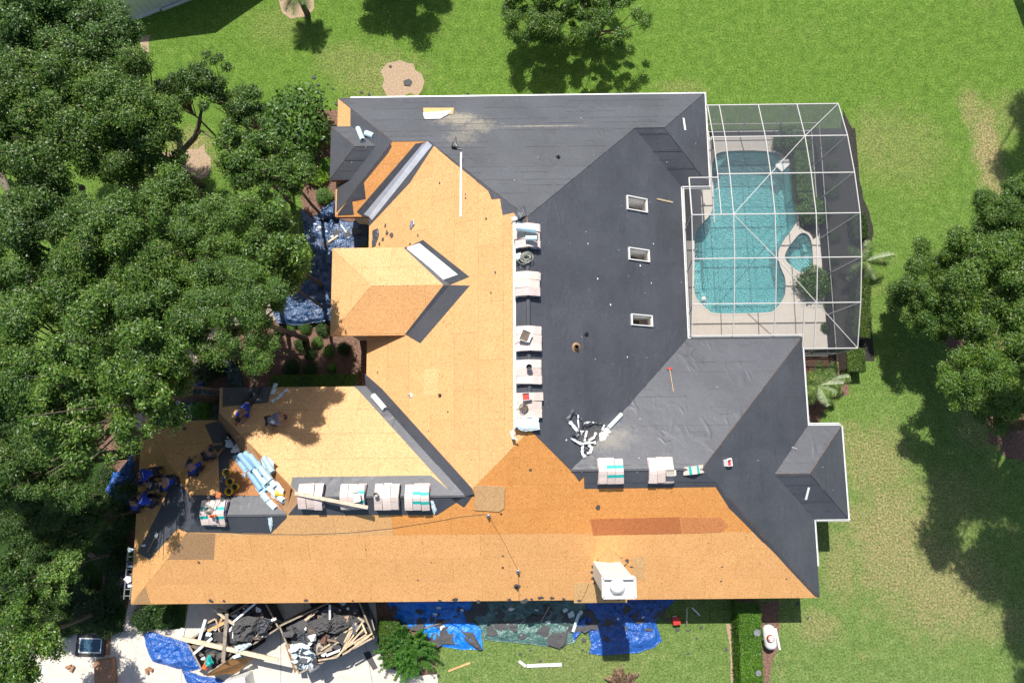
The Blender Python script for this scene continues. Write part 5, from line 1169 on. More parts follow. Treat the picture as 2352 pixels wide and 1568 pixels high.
def boxo(f,px,py,dx,dy,dz_,ang,lab,mat,cat='box',name='carton',inner=None,lift=.0,tone=None):
    p=f.hit(px,py,lift); t=thing(name,lab,cat,p); t.rotation_mode='QUATERNION'; t.rotation_quaternion=f.R(ang).to_quaternion(); mb=MB(); w_=.012
    for c,d in (((0,0,.006),(dx,dy,.012)),((dx/2,0,dz_/2),(w_,dy,dz_)),((-dx/2,0,dz_/2),(w_,dy,dz_)),((0,dy/2,dz_/2),(dx,w_,dz_)),((0,-dy/2,dz_/2),(dx,w_,dz_))): mb.box(c,d)
    mb.build('body',mat,t); mb=MB(); mb.box((0,0,dz_*.35),(dx*.93,dy*.93,dz_*.6)); mb.build('contents',inner or 'dark',t)
    mb=MB(); mb.box((dx*.62,0,dz_-.01),(dx*.24,dy*.9,.008)); mb.build('flap',mat,t); return t
boxo(flat(zt5),1208,911,.28,.28,.2,.1,'small box with red wrapping on the stack at the south end of the main ridge','filmw',inner='red')
boxo(flat(zt3),1206,772,.34,.42,.15,-.4,'torn open white wrapper on the third stack of the main ridge','filmw',name='wrapper',inner='bark')
boxo(flat(zb2),820,1141,.24,.38,.16,.1,'opened narrow carton of nails on the garage ridge','paper',inner='filmw')
boxo(flat(zg),1538,1085,.30,.24,.18,0,'small open carton on the eastern stack','paper',inner='rope')
boxo(F['EE'],1667,1062,.26,.26,.24,.1,'red and white box alone on the eastern felt slope','filmw',inner='red')
def coil(p,r,n,lab,mat='rope',cat='coil',seed=0,th=.012):
    rd=random.Random(seed); mb=MB()
    for i in range(n):
        a0=rd.uniform(0,6.28); rr=r*rd.uniform(.5,1.1); ox,oy=rd.uniform(-.3,.3)*r,rd.uniform(-.3,.3)*r; pts=[p+Vector((ox+rr*math.cos(a0+k*.5),oy+rr*.8*math.sin(a0+k*.5),.02+rd.uniform(0,.07))) for k in range(13)]; mb.tube(pts,th,5)
    return tag(mb.build('rope_coil',mat,smooth=True),lab,cat)
coil(at(1207,591,zm+.15),.26,9,'loose grey rope coil between the first two stacks of the main ridge',seed=1); 
crf('film_sheet',flat(zm+.1),[(1183,584),(1196,580),(1200,592),(1187,598)],.05,'film','small pale blue packet beside the rope coil','film sheet',9)
coil(at(1204,936,zt5),.15,9,'dark tangled cord on the stack with the red box','bark',seed=2); coil(at(478,1168,ze_),.16,10,'coiled tool cord on the western stack','rope',seed=3,th=.010)
crf('film_sheet',flat(zm+.1),[(1180,961),(1236,958),(1240,986),(1210,990),(1181,982)],.12,'film','pale blue film bunched against the south end of the ridge stacks','film sheet',10)
crf('film_sheet',flat(zm),[(1172,990),(1180,985),(1182,1005),(1190,1010),(1176,1008)],.05,'filmw','white film scrap hanging on the bare west slope at the ridge end','film sheet',11)
crf('felt_offcut','N',[(1180,490),(1200,475),(1206,472),(1210,495),(1195,502)],.1,'felt','bunched black felt at the north end of the main ridge','felt offcut',12)
crf('film_sheet',flat(zm-.2),[(1172,503),(1190,492),(1214,490),(1200,500),(1180,508)],.06,'filmw','crumpled white film above the northern stack','film sheet',13)
crf('film_sheet','S',[(615,1188),(625,1186),(627,1205),(622,1221),(618,1205)],.04,'film','pale film strip at the end of the western felt ridge','film sheet',14)
crf('film_sheet','S',[(988,1148),(997,1150),(1003,1172),(998,1181),(990,1160)],.04,'film','pale film curl beside the last garage ridge stack','film sheet',15)
crf('felt_offcut','N',[(1047,312),(1052,330),(1061,344),(1050,343),(1038,340),(1042,328)],.22,'felt','bent black felt offcut standing on the north slope','felt offcut',16,seg=.2)
crf('felt_offcut','EE',[(1666,1084),(1685,1076),(1683,1104),(1664,1100)],.04,'dark','black mat with white edges below the red and white box','felt offcut',17) if False else None
plankp(F['W'],1059,350,1058,498,.10,.006,'long white metal edging lying down the bare west slope','filmw',.04,'metal strip','edging_strip'); plankp(F['N'],1053,344,1062,344,.02,.02,'x') if False else None
plankp(F['NEE'],1570,271,1574,299,.12,.006,'short white strip on the dark eastern hip end','filmw',.04,'metal strip','edging_strip')
plankp(F['E'],1509,457,1545,465,.07,.04,'short stick of lumber right of the top skylight',tone=(1.2,1.1,.9))
plankp(F['BS'],1858,1119,1851,1147,.10,.006,'short white strip on the little eastern wing','filmw',.05,'metal strip','edging_strip')
plankp(F['BN'],1789,1016,1831,1031,.06,.02,'dark metal strip on the little eastern wing','metal',.05,'metal strip','edging_strip')
q=F['N'] ; mb=MB(); L=[q.hit(*p,.055) for p in ((972,248),(1043,248),(1040,262),(973,264))]; mb.prism(L[::-1],-q.n*.005); o=mb.build('osb_panel','osb',slopes['N']); o.color=(1.1,1,.85,1)
crf('film_sheet','N',[(971,260),(1040,254),(1030,262),(1012,273),(976,274)],.03,'filmw','white film peeled back over the bare patch in the north slope','film sheet',19,lift=.06)
# tools: axe / shovel / broom
def tool(f,x0,y0,x1,y1,lab,name,head,hw=.22,hm='red',cat='tool',handle='wood',tone=(1.4,1.1,.8)):
    a=f.hit(x0,y0,.08);b=f.hit(x1,y1,.06); t=thing(name,lab,cat,a); b=b-a; mb=MB(); mb.tube([(0,0,0),b],.016,8); o=mb.build('handle',handle,t); o.color=(*tone,1); d=b.normalized(); s=d.cross(f.n); mb=MB()
    if head=='broom': mb.bar(s*-hw/2,s*hw/2,.08,.05)
    else: mb.prism([s*-.09-d*.18,s*.09-d*.18,s*.09+d*.04,s*-.09+d*.04],f.n*-.01)
    mb.build('head',hm,t); return t
tool(F['EN'],1538,846,1547,900,'push broom with red head and wooden handle on the grey north slope','broom','broom')
tool(F['WW'],357,1232,338,1268,'roofing shovel with white blade on the western felt strip','shovel','shovel',hm='filmw')
tool(flat(ze_),500,1140,489,1170,'grey steel pipe handle tool lying across the western stack','pry_tool','shovel',hm='orange',handle='metal',tone=(1,1,1))
# nail gun
t=thing('nail_gun','orange nail gun on the tool covered western stack','nail gun',at(490,1184,ze_+.05)); mb=MB(); mb.box((0,0,.06),(.26,.09,.12)); mb.lathe([(.055,0),(.06,.1),(.04,.16)],10,(.02,0,.1)); mb.build('body','orange',t); mb=MB(); mb.bar((-.1,0,.03),(-.18,.12,.0),.05,.05); mb.build('grip','dark',t); mb=MB(); mb.bar((.08,-.02,.03),(.12,-.2,.0),.04,.07); mb.build('magazine','metal',t)
# cable over the bare slope
def cord(f,px,lab,r=.008,mat='dark'):
    mb=MB(); P=[f.hit(x,y,.03) for x,y in px]; Q=[]
    for a,b in zip(P[:-1],P[1:]): Q+=[a.lerp(b,k/5) for k in range(5)]
    mb.tube([q for q in Q]+[P[-1]],r,5); return tag(mb.build('cord',mat),lab,'cord')
cord(F['S'],[(420,1214),(500,1221),(580,1226),(700,1227),(800,1223),(900,1213),(1000,1197),(1060,1186),(1118,1180)],'thin dark cord running along the bare south slope to the vent stub',.007)
cord(F['S'],[(1124,1184),(1140,1215),(1160,1250),(1180,1290),(1190,1308),(1192,1340),(1192,1383)],'thin dark cord from the upper vent stub down to the south eave',.007)
cord(F['S'],[(1352,1340),(1345,1360),(1334,1382)],'short dark cord left of the chimney base')
cord(F['E'],[(1348,1000),(1380,1004),(1420,1012)],'x') if False else None
r=random.Random(31)
# ---- loose scraps
def scrap(p,R,lab,grp,s=.15,mat='scrap',seed=0,name='shingle_scrap'):
    rd=random.Random(seed); n=rd.randint(5,7); mb=MB(); pts=[]; el=rd.uniform(.4,1); a0=rd.uniform(0,3.1)
    for k in range(n):
        a=a0+6.283*k/n+rd.uniform(-.3,.3); q=s*rd.uniform(.55,1.1); x,y=q*math.cos(a),q*math.sin(a)*el; pts.append(R@Vector((x,y,.02+rd.uniform(0,.25)*s)))
    ca_,sa_=math.cos(a0),math.sin(a0)
    c=sum(pts,Vector())/n
    for k in range(n): mb.prism([c,pts[k],pts[(k+1)%n]],-(R@Vector((0,0,1)))*.006)
    o=mb.build(name,mat); o.location=p; return tag(o,lab,'scrap',grp)
I3=Matrix.Identity(3)
def scr_roof(k,L,s,lab,grp,mat='scrap'):
    ob=[]
    for i,(x,y,*q) in enumerate(L):
        f=F[k]; ob.append(scrap(f.hit(x,y,.02),f.R(),lab,grp,q[0] if q else s,mat,int(x*3+y)))
    ordlabels(ob,lab+', %s from the left')
scr_roof('W',[(885,518,.12),(889,534,.14),(900,540,.16),(880,550,.1),(872,560,.12),(1138,625,.09),(1010,420,.07),(1070,446,.06),(960,540,.08),(942,560,.07),(1117,502,.06),(1070,455,.05),(1029,945,.05),(985,990,.04),(1020,738,.05),(1128,672,.05),(868,855,.05),(1130,915,.04)],.1,'small torn shingle scrap on the bare west slope','scraps on the bare west slope')
scr_roof('S',[(1218,1077,.1),(1374,1163,.13),(1187,1345,.18),(1221,1374,.1),(1242,1371,.16),(1295,1374,.12),(1330,1378,.1),(1045,1375,.16),(1098,1380,.12),(1268,1371,.14),(457,1290,.07),(484,1378,.14),(515,1378,.08),(703,1377,.1),(810,1378,.07),(1155,1275,.07),(1170,1375,.12),(1205,1378,.2),(1010,1378,.1),(1656,1333,.06),(2011-784+400,1245,.04),(1806,1328,.05),(1659,1300,.06),(960,1330,.05),(990,1290,.04),(1420,1375,.08),(840,1260,.04),(1363,1300,.1),(1360,1312,.09),(1362,1326,.1),(1364,1338,.08),(1375,1285,.12),(1388,1275,.1),(1412,1272,.12),(1425,1280,.1),(1440,1286,.12),(1398,1284,.14),(1450,1300,.08)],.1,'small torn scrap of shingle on the bare south slope','scraps on the bare south slope')
scr_roof('E',[(1372,640,.05),(1402,700,.05),(1500,560,.04),(1300,1010,.06),(1440,820,.04),(1555,410,.05),(1350,560,.04),(1470,610,.07),(1495,650,.05)],.05,'tiny pale chip of film on the main felt slope','pale chips on the felt','filmw')
scr_roof('WN',[(395,975,.14),(425,985,.12),(352,975,.1),(333,1008,.09),(436,1050,.06)],.1,'dark scrap near the north edge of the garage roof','scraps on the garage roof')
f=F['W']; q=[f.hit(*p,.03) for p in ((882,512),(889,507),(891,537),(880,560),(873,556))]
crf('work_glove','W',[(944,509),(951,505),(952,515),(944,527),(940,524)],.05,'metal','grey crumpled glove lying on the bare west slope','glove',33,seg=.08)
crf('felt_offcut','W',[(856,498+32),(868,500+25),(870,540),(862,565),(854,568)],.04,'felt','dark felt offcut on the bare slope beside the courtyard eave','felt offcut',34)
gL='dark shingle scraps scattered on the lawn'; _l=[];_l2=[];_l3=[];_l4=[]
for (x,y,s) in ((720,178,.13),(731,196,.16),(753,193,.1),(765,203,.1),(775,238,.16),(830,212,.12),(848,216,.1),(936,190,.26),(897,153,.1),(1075,215,.12),(1243,215,.12),(1180,178,.08),(1020,128,.06)): _l.append(scrap(at(x,y,.02),I3,'x',gL+' to the north',s,'scrap',x))
for (x,y,s) in ((1340,1470,.15),(1218,1492,.12),(1338,1492,.1),(1240,1517,.12),(1195,1500,.1),(1580,1446,.14),(1610,1440,.1),(1690,1445,.26),(1705,1475,.08),(1668,1490,.12),(1580,1500,.12),(1556,1445,.14),(1600,1465,.1),(1855,1418,.09),(1832,1385,.12),(1990,1310,.05)): _l2.append(scrap(at(x,y,.02),I3,'x',gL+' to the south',s,'scrap',x))
ordlabels(_l,'%s dark shingle scrap from the left on the lawn north of the house'); ordlabels(_l2,'%s dark shingle scrap from the left on the lawn south of the house')
# litter lying on the tarpaulins under the south eave
sh=[(1000,1470,.35),(960,1405,.25),(1030,1452,.4),(1050,1400,.3),(1080,1420,.2),(1130,1452,.28),(1200,1459,.24),(1250,1450,.3),(1275,1468,.34),(1300,1425,.22),(1150,1410,.3),(1220,1420,.3),(1390,1420,.3),(1430,1440,.28),(1470,1425,.3),(1400,1460,.3),(1440,1400,.3),(1500,1410,.25),(1100,1390,.3),(1350,1410,.3),(1530,1420,.2),(1490,1445,.2),(930,1395,.2),(1260,1400,.25),(1180,1440,.2)]
for i,(x,y,s) in enumerate([(x,y,s*1.35) for x,y,s in sh]+[(905+i_*24.5,1402+(i_*37)%42,.28+.1*((i_*7)%3)) for i_ in range(26)]): _l3.append(scrap(at(x,y,.16),I3,'x','old shingle sheets on the tarpaulins',s,'scrap',500+i,'shingle_sheet'))
ordlabels(_l3,'%s old torn shingle sheets on the tarpaulins below the south eave')
_f=[]
rq=random.Random(8)
for i in range(26):
    x=637+rq.uniform(240,700)/8; y=1372+rq.uniform(860,1280)/8; _f.append(scrap(at(x,y,1.75+rq.uniform(0,.25)),Matrix.Rotation(rq.uniform(-.8,.8),3,'X')@Matrix.Rotation(rq.uniform(-.8,.8),3,'Y'),'x','torn film on the right trailer',rq.uniform(.1,.3),rq.choice(['film','film','felt','filmw']),2000+i,'film_scrap'))
ordlabels(_f,'%s torn film flap from the left on the lower end of the right trailer')
for i,(x,y,s,mt) in enumerate(((1017,1440,.16,'filmw'),(1008,1395,.14,'film'),(1175,1398,.18,'filmw'),(1062,1400,.12,'filmw'),(1258,1428,.14,'filmw'),(1232,1400,.14,'film'),(1298,1400,.14,'film'),(1313,1410,.24,'film'),(1335,1405,.16,'film'),(1476,1415,.16,'film'),(1490,1408,.24,'film'),(1420,1420,.1,'filmw'),(1000,1410,.14,'film'),(1028,1402,.1,'film'),(1550,1415,.14,'film'))): _l4.append(scrap(at(x,y,.2),I3,'x','pale film scraps on the tarpaulins',s,mt,700+i,'film_scrap'))
ordlabels(_l4,'%s pale film scrap from the left on the tarpaulins below the south eave')
crg('felt_sheet',[(1057,1442),(1085,1450),(1108,1490),(1100,1492),(1068,1470)],.12,'scrap','long curled sheet of old felt reaching off the bright blue tarpaulin on to the grass','felt sheet',.15,41)
crg('felt_sheet',[(992,1455),(1040,1462),(1052,1480),(1000,1478),(985,1468)],.10,'scrap','flat sheet of old felt on the bright blue tarpaulin','felt sheet',.15,42)
crg('felt_sheet',[(1265,1450),(1305,1448),(1300,1478),(1285,1490),(1272,1480)],.08,'scrap','large sheet of old felt hanging off the green tarpaulin','felt sheet',.12,43)
def gbar(a,b,w,h,lab,mat='wood',cat='plank',name='plank',z0=.03,z1=.03,tone=(1,1,1),grp=None):
    mb=MB(); mb.bar(at(*a,z0),at(*b,z1),w,h); o=mb.build(name,mat); o.color=(*tone,1); return tag(o,lab,cat,grp)
gbar((1030,1540),(1080,1521),.09,.05,'short yellow stick of lumber on the lawn right of the feathery bush',tone=(1.5,1.15,.6)); gbar((1210,1528),(1290,1525),.14,.08,'white gutter offcut lying on the south lawn','gutter','gutter piece','gutter_piece'); gbar((1192,1517),(1208,1529),.12,.08,'short bent end of white gutter beside the longer piece','gutter','gutter piece','gutter_piece')
gbar((975,1442),(1034,1423),.06,.04,'thin dark lath on the bright blue tarpaulin','wood',z0=.3,z1=.3,tone=(.5,.5,.5)); gbar((1242,1428),(1262,1392),.05,.04,'thin lath on the green tarpaulin in the eave shade',z0=.3,z1=.3); gbar((1577,1435),(1578,1395),.06,.06,'pale stake leaning at the foot of the south wall',z0=.1,z1=1.0); gbar((1607,1412),(1590,1395),.06,.05,'short pale offcut by the south wall','filmw',z0=.1,z1=.2)
gbar((1781,1442),(1791,1491),.09,.05,'white post lying beside the gas tank','filmw','post','post'); gbar((1316,1450),(1330,1408),.14,.01,'long white strip of film hanging from the green tarpaulin','film','film','film_strip',z0=.3,z1=.3)
mb=MB(); p=at(1553,1424,.2); mb.box(p,(.36,.36,.3),Matrix.Rotation(.1,3,'Z')); tag(mb.build('red_cooler','red',bevel=.02),'small red box in the eave shade at the foot of the south wall','box')
for x,y,s,lb in ((1739,1452,.16,'round dark cap lying on the clipped hedge'),(1742,1545,.13,'small dark scrap on the clipped hedge near the bottom edge')):
    mb=MB(); mb.lathe([(.001,.02),(s,.02),(s,.0),(.001,.0)],14,at(x,y,1.23)); tag(mb.build('metal_disc','metal'),lb,'cap')
# gas tank
t=thing('gas_tank','white horizontal gas tank with a red lettered dome beside the clipped hedge','gas tank',at(1768,1462,0)); a=at(1765,1442,.45)-t.location;b=at(1770,1482,.45)-t.location; d=(b-a).normalized(); L=(b-a).length; R=d.to_track_quat('Z','Y').to_matrix(); mb=MB(); mb.lathe([(.001,-.17),(.15,-.14),(.25,-.06),(.29,.04),(.30,L/2),(.29,L-.04),(.25,L+.06),(.15,L+.14),(.001,L+.17)],24,a,R); mb.build('body','chim',t,smooth=True)
c=at(1771,1466,.8)-t.location; mb=MB(); mb.lathe([(.17,-.1),(.17,.0),(.15,.05),(.09,.09),(.001,.10)],20,c); mb.build('dome','red',t,smooth=True)
mb=MB(); mb.lathe([(.155,.045),(.085,.098),(.001,.107)],20,c); mb.build('dome_badge','white',t,smooth=True)
cu=bpy.data.curves.new('lettering','FONT'); cu.body='LTG'; cu.size=.15; cu.extrude=.004; cu.align_x='CENTER'; cu.align_y='CENTER'; to=bpy.data.objects.new('t',cu); COL.objects.link(to); dg=bpy.context.evaluated_depsgraph_get(); dg.update(); tm=bpy.data.meshes.new_from_object(to.evaluated_get(dg)); bpy.data.objects.remove(to); tm.materials.clear(); tm.materials.append(M['red']); to=link('lettering',tm,t,c+Vector((0,0,.115)))
for s in (.2,.8):
    q=a.lerp(b,s); mb=MB(); mb.box(q+V(0,0,-.36),(.5,.1,.18)); mb.build('foot','dark',t)
mb=MB(); mb.lathe([(.08,0),(.1,.25),(.06,.3),(.001,.31)],12,at(1762,1433,.1)-t.location); mb.build('valve_cover','metal',t)
# driveway things
t=thing('window_unit','grey framed window with dark glass lying face up on the driveway','window',at(209,1481,.05),rot=(0,0,-.03)); mb=MB(); w_,h_=1.38,.86
for c,dm in (((0,h_/2,0),(w_,.12,.12)),((0,-h_/2,0),(w_,.12,.12)),((w_/2-.06,0,0),(.12,h_-.12,.12)),((-w_/2+.06,0,0),(.12,h_-.12,.12))): mb.box(c,dm)
mb.build('frame','rust',t); mb=MB()
for c,dm in (((0,h_/2-.11,.03),(w_-.28,.05,.07)),((0,-h_/2+.11,.03),(w_-.28,.05,.07)),((w_/2-.17,0,.03),(.05,h_-.27,.07)),((-w_/2+.17,0,.03),(.05,h_-.27,.07))): mb.box(c,dm)
mb.build('inner_frame','filmw',t); mb=MB(); mb.box((0,0,.0),(w_-.3,h_-.2,.03)); mb.build('glass','glass',t)
mb=MB(); mb.box(at(240,1478,.02),(.6,1.0,.03)); o=mb.build('cardboard_sheet','card'); tag(o,'brown cardboard sheet under the window on the driveway','cardboard')
mb=MB(); mb.prism([at(*p,.30) for p in ((215,1518),(258,1512),(263,1580),(217,1585))][::-1],(0,0,-.28)); tag(mb.build('wooden_crate','card',bevel=.01),'long brown wooden box cut off by the bottom edge on the driveway','wooden box')
for i,(x,y,lb) in enumerate(((158,1530,'small brown offcut on the driveway left of the long brown box'),(166,1535,'second small brown offcut touching the first on the driveway'),(338,1540,'little brown offcut right of the long brown box'),(345,1536,'little brown wedge beside the offcut on the driveway'))): mb=MB(); mb.box(at(x,y,.08),(.26,.12,.14),Matrix.Rotation(i*.8+.3,3,'Z')); tag(mb.build('wood_offcut','card'),lb,'wood offcut')
mb=MB(); mb.prism([at(*p,.02) for p in ((834,1498),(849,1494),(855,1508),(842,1514))][::-1],(0,0,-.012)); tag(mb.build('black_shadow_patch','dark'),'small black square of painted shadow on the driveway beside the right trailer','mat')  # black sheet standing in for a cast shadow on the concrete
mb=MB(); mb.prism([at(*p,.02) for p in ((842,1514),(855,1508),(868,1533),(857,1538))][::-1],(0,0,-.006)) ; tag(mb.build('grey_shadow_strip','scrap'),'grey strip of painted shadow continuing from the black square on the driveway','mat')  # grey sheet standing in for the paler rest of that shadow
t=thing('white_bin','white plastic bin cut off by the bottom edge below the left trailer','bin',at(560,1562,0)); mb=MB(); mb.box((0,0,.5),(1.0,.75,1.0),Matrix.Rotation(.25,3,'Z')); mb.build('body','white',t,bevel=.05); mb=MB(); mb.box((0,0,1.02),(1.06,.8,.06),Matrix.Rotation(.25,3,'Z')); mb.build('lid','gutter',t,bevel=.02)
# ---- debris trailers
def trailer(lab,c4,zr_,col='rust'):
    P=[at(*p,zr_) for p in c4]; t=thing('debris_trailer',lab,'trailer',(P[0].x,P[0].y,0)); o=Vector((P[0].x,P[0].y,0)); P=[p-o for p in P]
    for i in range(4):
        a,b=P[i],P[(i+1)%4]; mb=MB(); lo=Vector((0,0,-(zr_-.45))); nn=(b-a).cross(Vector((0,0,1))).normalized()*.04; mb.prism([a,b,b+lo,a+lo],nn); mb.build('side_panel',col,t)
        mb=MB(); mb.bar(a,b,.07,.05); mb.build('top_rail','wood',t).color=(.8,.75,.7,1)
    mb=MB(); mb.prism([p+Vector((0,0,-(zr_-.5))) for p in P] if (P[1]-P[0]).cross(P[2]-P[1]).z>0 else [p+Vector((0,0,-(zr_-.5))) for p in P][::-1],(0,0,-.08)); mb.build('floor',col,t)
    for (i,j) in ((0,1),(3,2)):
        for s in(.42,.60):
            q=P[i].lerp(P[j],s); q.z=.33; out=(P[i]-P[3-i if i in(0,3) else 0]); ax=(P[3]-P[0]).normalized()*(1 if i==3 else -1); q=q+ax*.16; R=ax.to_track_quat('Z','Y').to_matrix(); mb=MB(); mb.lathe([(.12,-.1),(.33,-.1),(.34,0),(.33,.1),(.12,.1)],18,q,R); w=mb.build('wheel','dark',t); mb=MB(); mb.lathe([(.001,.06),(.12,.09),(.19,.05)],14,q,R); mb.build('rim','metal',w)
    return t
T1=[(470,1549),(640,1441),(600,1366),(430,1472)]; T2=[(687,1545),(859,1464),(814,1356),(642,1437)]
trailer('left debris trailer on the driveway filled with old lumber, felt and a white gutter',T1,1.3); trailer('right debris trailer on the driveway with tidy pale battens at its right end',T2,1.5)
def quadpt(Q,u,v,z): 
    a=Vector(Q[0]).lerp(Vector(Q[1]),u); b=Vector(Q[3]).lerp(Vector(Q[2]),u); c=a.lerp(b,v); return at(c.x,c.y,z)
rd=random.Random(77)
def fillz(Q,zr_,k): 
    L=[(p.x,p.y) for p in [quadpt(Q,u,v,zr_-.15) for u,v in ((.03,.04),(.97,.04),(.97,.96),(.03,.96))]]
    return L
for Q,zr_,nm,sd in ((T1,1.3,'left',51),(T2,1.5,'right',52)):
    o=crumple('roofing_rubble',fillz(Q,zr_,0),lambda x,y:zr_-.45,.35,'scrap',sd,10,.2,1.6); tag(o,'dark heap of mixed roofing rubble filling the %s trailer'%nm,'rubble',kind='stuff')
    _s=[]
    for i in range(75):
        u,v=rd.uniform(.06,.94),rd.uniform(.05,.95); p=quadpt(Q,u,v,zr_-.1+rd.uniform(0,.3)); s=rd.choice((.12,.18,.25,.45))
        mt=rd.choice(['scrap','scrap','felt','scrap','bark','filmw','wood','film']); _s.append(scrap(p,Matrix.Rotation(rd.uniform(-.6,.6),3,'X')@Matrix.Rotation(rd.uniform(-.6,.6),3,'Y'),'x','torn slabs in the %s trailer'%nm,s*(.5 if mt in('filmw','film','wood') else 1),mt,900+i+sd,'roofing_slab'))
    ordlabels(_s,'%%s torn bits of roofing heaped inside the %s trailer'%nm)
def Q1(x,y): return (392+x/8,1372+y/8)
def Q2(x,y): return (637+x/8,1372+y/8)
def pl3(a,b,za_,zb_,w,h,lab,mat='wood',tone=(1.35,1.25,1.15),name='plank',cat='plank',grp=None):
    mb=MB(); mb.bar(at(*a,za_),at(*b,zb_),w,h); o=mb.build(name,mat); o.color=(*tone,1); return tag(o,lab,cat,grp)
g1='old boards thrown into the left trailer'
for a,b,za_,zb_,w,mt,tn,lb in (((740,180),(1150,480),1.9,1.7,.11,'wood',(1.5,1.4,1.3),'pale board slanting down right across the left trailer'),((1560,100),(1130,460),1.9,1.6,.09,'filmw',(1,1,1),'white board slanting up right under the eave over the left trailer'),((640,400),(500,855),1.7,1.6,.13,'filmw',(1,1,1),'short white board standing out at the left of the left trailer'),((860,200),(1040,260),1.7,1.7,.08,'wood',(.9,.8,.7),'short brown board under the eave in the left trailer'),
    ((1035,270),(965,1180),1.8,1.7,.16,'wood',(.75,.72,.7),'long grey board lying upright in the middle of the left trailer'),((830,390),(905,640),1.6,1.5,.07,'wood',(1.3,1,.9),'thin reddish board in the left trailer'),((760,740),(420,1030),1.7,1.5,.12,'filmw',(1,1,1),'white board crossing the rim of the left trailer'),((640,480),(820,385),1.55,1.55,.08,'wood',(1.2,1.1,.9),'short lath beside the white board in the left trailer'),
    ((680,610),(1000,450),1.55,1.55,.14,'wood',(1.3,1.0,.6),'yellowish short board in the left trailer'),((960,330),(900,480),1.6,1.5,.1,'wood',(1.2,.95,.6),'stub of yellowish board in the left trailer'),((1040,640),(1160,520),1.6,1.6,.12,'filmw',(1,1,1),'white stub of board at the centre of the left trailer'),((1160,460),(1140,740),1.7,1.6,.05,'filmw',(1,1,1),'thin white trim in the left trailer'),((1850,415),(1940,380),1.6,1.6,.1,'filmw',(1,1,1),'bright white stub at the right corner of the left trailer')): pl3(Q1(*a),Q1(*b),za_,zb_,w,.05,lb,mt,tn,grp=g1)
pl3(Q1(180,740),Q1(1980,1150),1.75,1.55,.19,.09,'long cream fascia board lying across the left trailer and over the driveway','wood',(1.7,1.65,1.45),name='fascia_board',cat='board'); pl3(Q1(230,560),Q1(190,740),1.6,1.6,.2,.09,'short cream board at the left corner of the left trailer','filmw',name='fascia_board',cat='board')
g2='pale battens piled at the right end of the right trailer'; _b=[]
for i,(a,b) in enumerate((((1450,460),(1200,960)),((1570,440),(1250,900)),((1560,480),(1640,660)),((1640,670),(1290,900)),((1060,760),(1380,540)),((1750,650),(1420,860)),((1560,600),(1230,960)),((1690,700),(1330,960)),((1600,560),(1100,1080)),((1480,360),(1600,440)),((1360,560),(1230,820)),((1400,700),(1120,1060)),((1740,740),(1200,1040)),((800,960),(970,850)),((1100,800),(1140,820)),((1000,900),(1100,820)))): _b.append(pl3(Q2(*a),Q2(*b),1.62+.02*(i%5),1.7+.02*(i%4),.075,.05,'x','wood',(1.25+.1*(i%3),1.15+.1*(i%3),1.0),grp=g2))
ordlabels(_b,'%s pale batten from the left in the pile of the right trailer')
for a,b,za_,zb_,w,mt,tn,lb in (((505,410),(680,290),1.7,1.7,.1,'wood',(1.4,1.3,1.1),'pale board stub at the upper left of the right trailer'),((620,310),(755,235),1.7,1.7,.07,'wood',(1.1,.95,.8),'thin board under the eave at the right trailer'),((965,130),(968,640),2.2,1.7,.09,'filmw',(1,1,1),'upright white pipe dropping from the eave into the right trailer'),((920,770),(1090,800),1.7,1.7,.09,'wood',(.6,.5,.45),'short dark board in the middle of the right trailer'),((720,1010),(1000,920),1.55,1.6,.2,'wood',(.8,.75,.7),'wide grey board near the bottom of the right trailer'),((900,1060),(1150,960),1.7,1.7,.1,'filmw',(1,1,1),'white board near the bottom of the right trailer'),((750,1150),(1100,1090),1.7,1.65,.07,'wood',(1.2,1.1,1),'bent pale batten along the bottom rail of the right trailer'),((1680,200),(1790,600),.6,1.2,.05,'metal',(1,1,1),'thin metal rod leaning by the right end of the right trailer')): pl3(Q2(*a),Q2(*b),za_,zb_,w,.05,lb,mt,tn)
def qs(L,Qf,z,th,lab,name,mat,cat,z2=None,tone=(1,1,1)):
    P=[at(*Qf(*p),z if i not in (z2 or {}) else z2[i]) for i,p in enumerate(L)]; n=(P[1]-P[0]).cross(P[2]-P[1]); P=P if n.z>0 else P[::-1]; mb=MB(); mb.prism(P,(0,0,-th)); o=mb.build(name,mat); o.color=(*tone,1); return tag(o,lab,cat)
qs([(650,1440),(1060,1140),(1520,1095),(1200,1385)],Q1,1.5,.02,'orange brown plywood sheet leaning on the lower right side of the left trailer','plywood_sheet','osb','plywood sheet',{2:.9,3:.5},(.75,.6,.45))
qs([(140,860),(220,840),(360,1330),(320,1390)],Q2,1.5,.03,'narrow brown plywood panel on the left end of the right trailer','plywood_sheet','osb','plywood sheet',{2:1.3,3:.8},(.75,.62,.5))
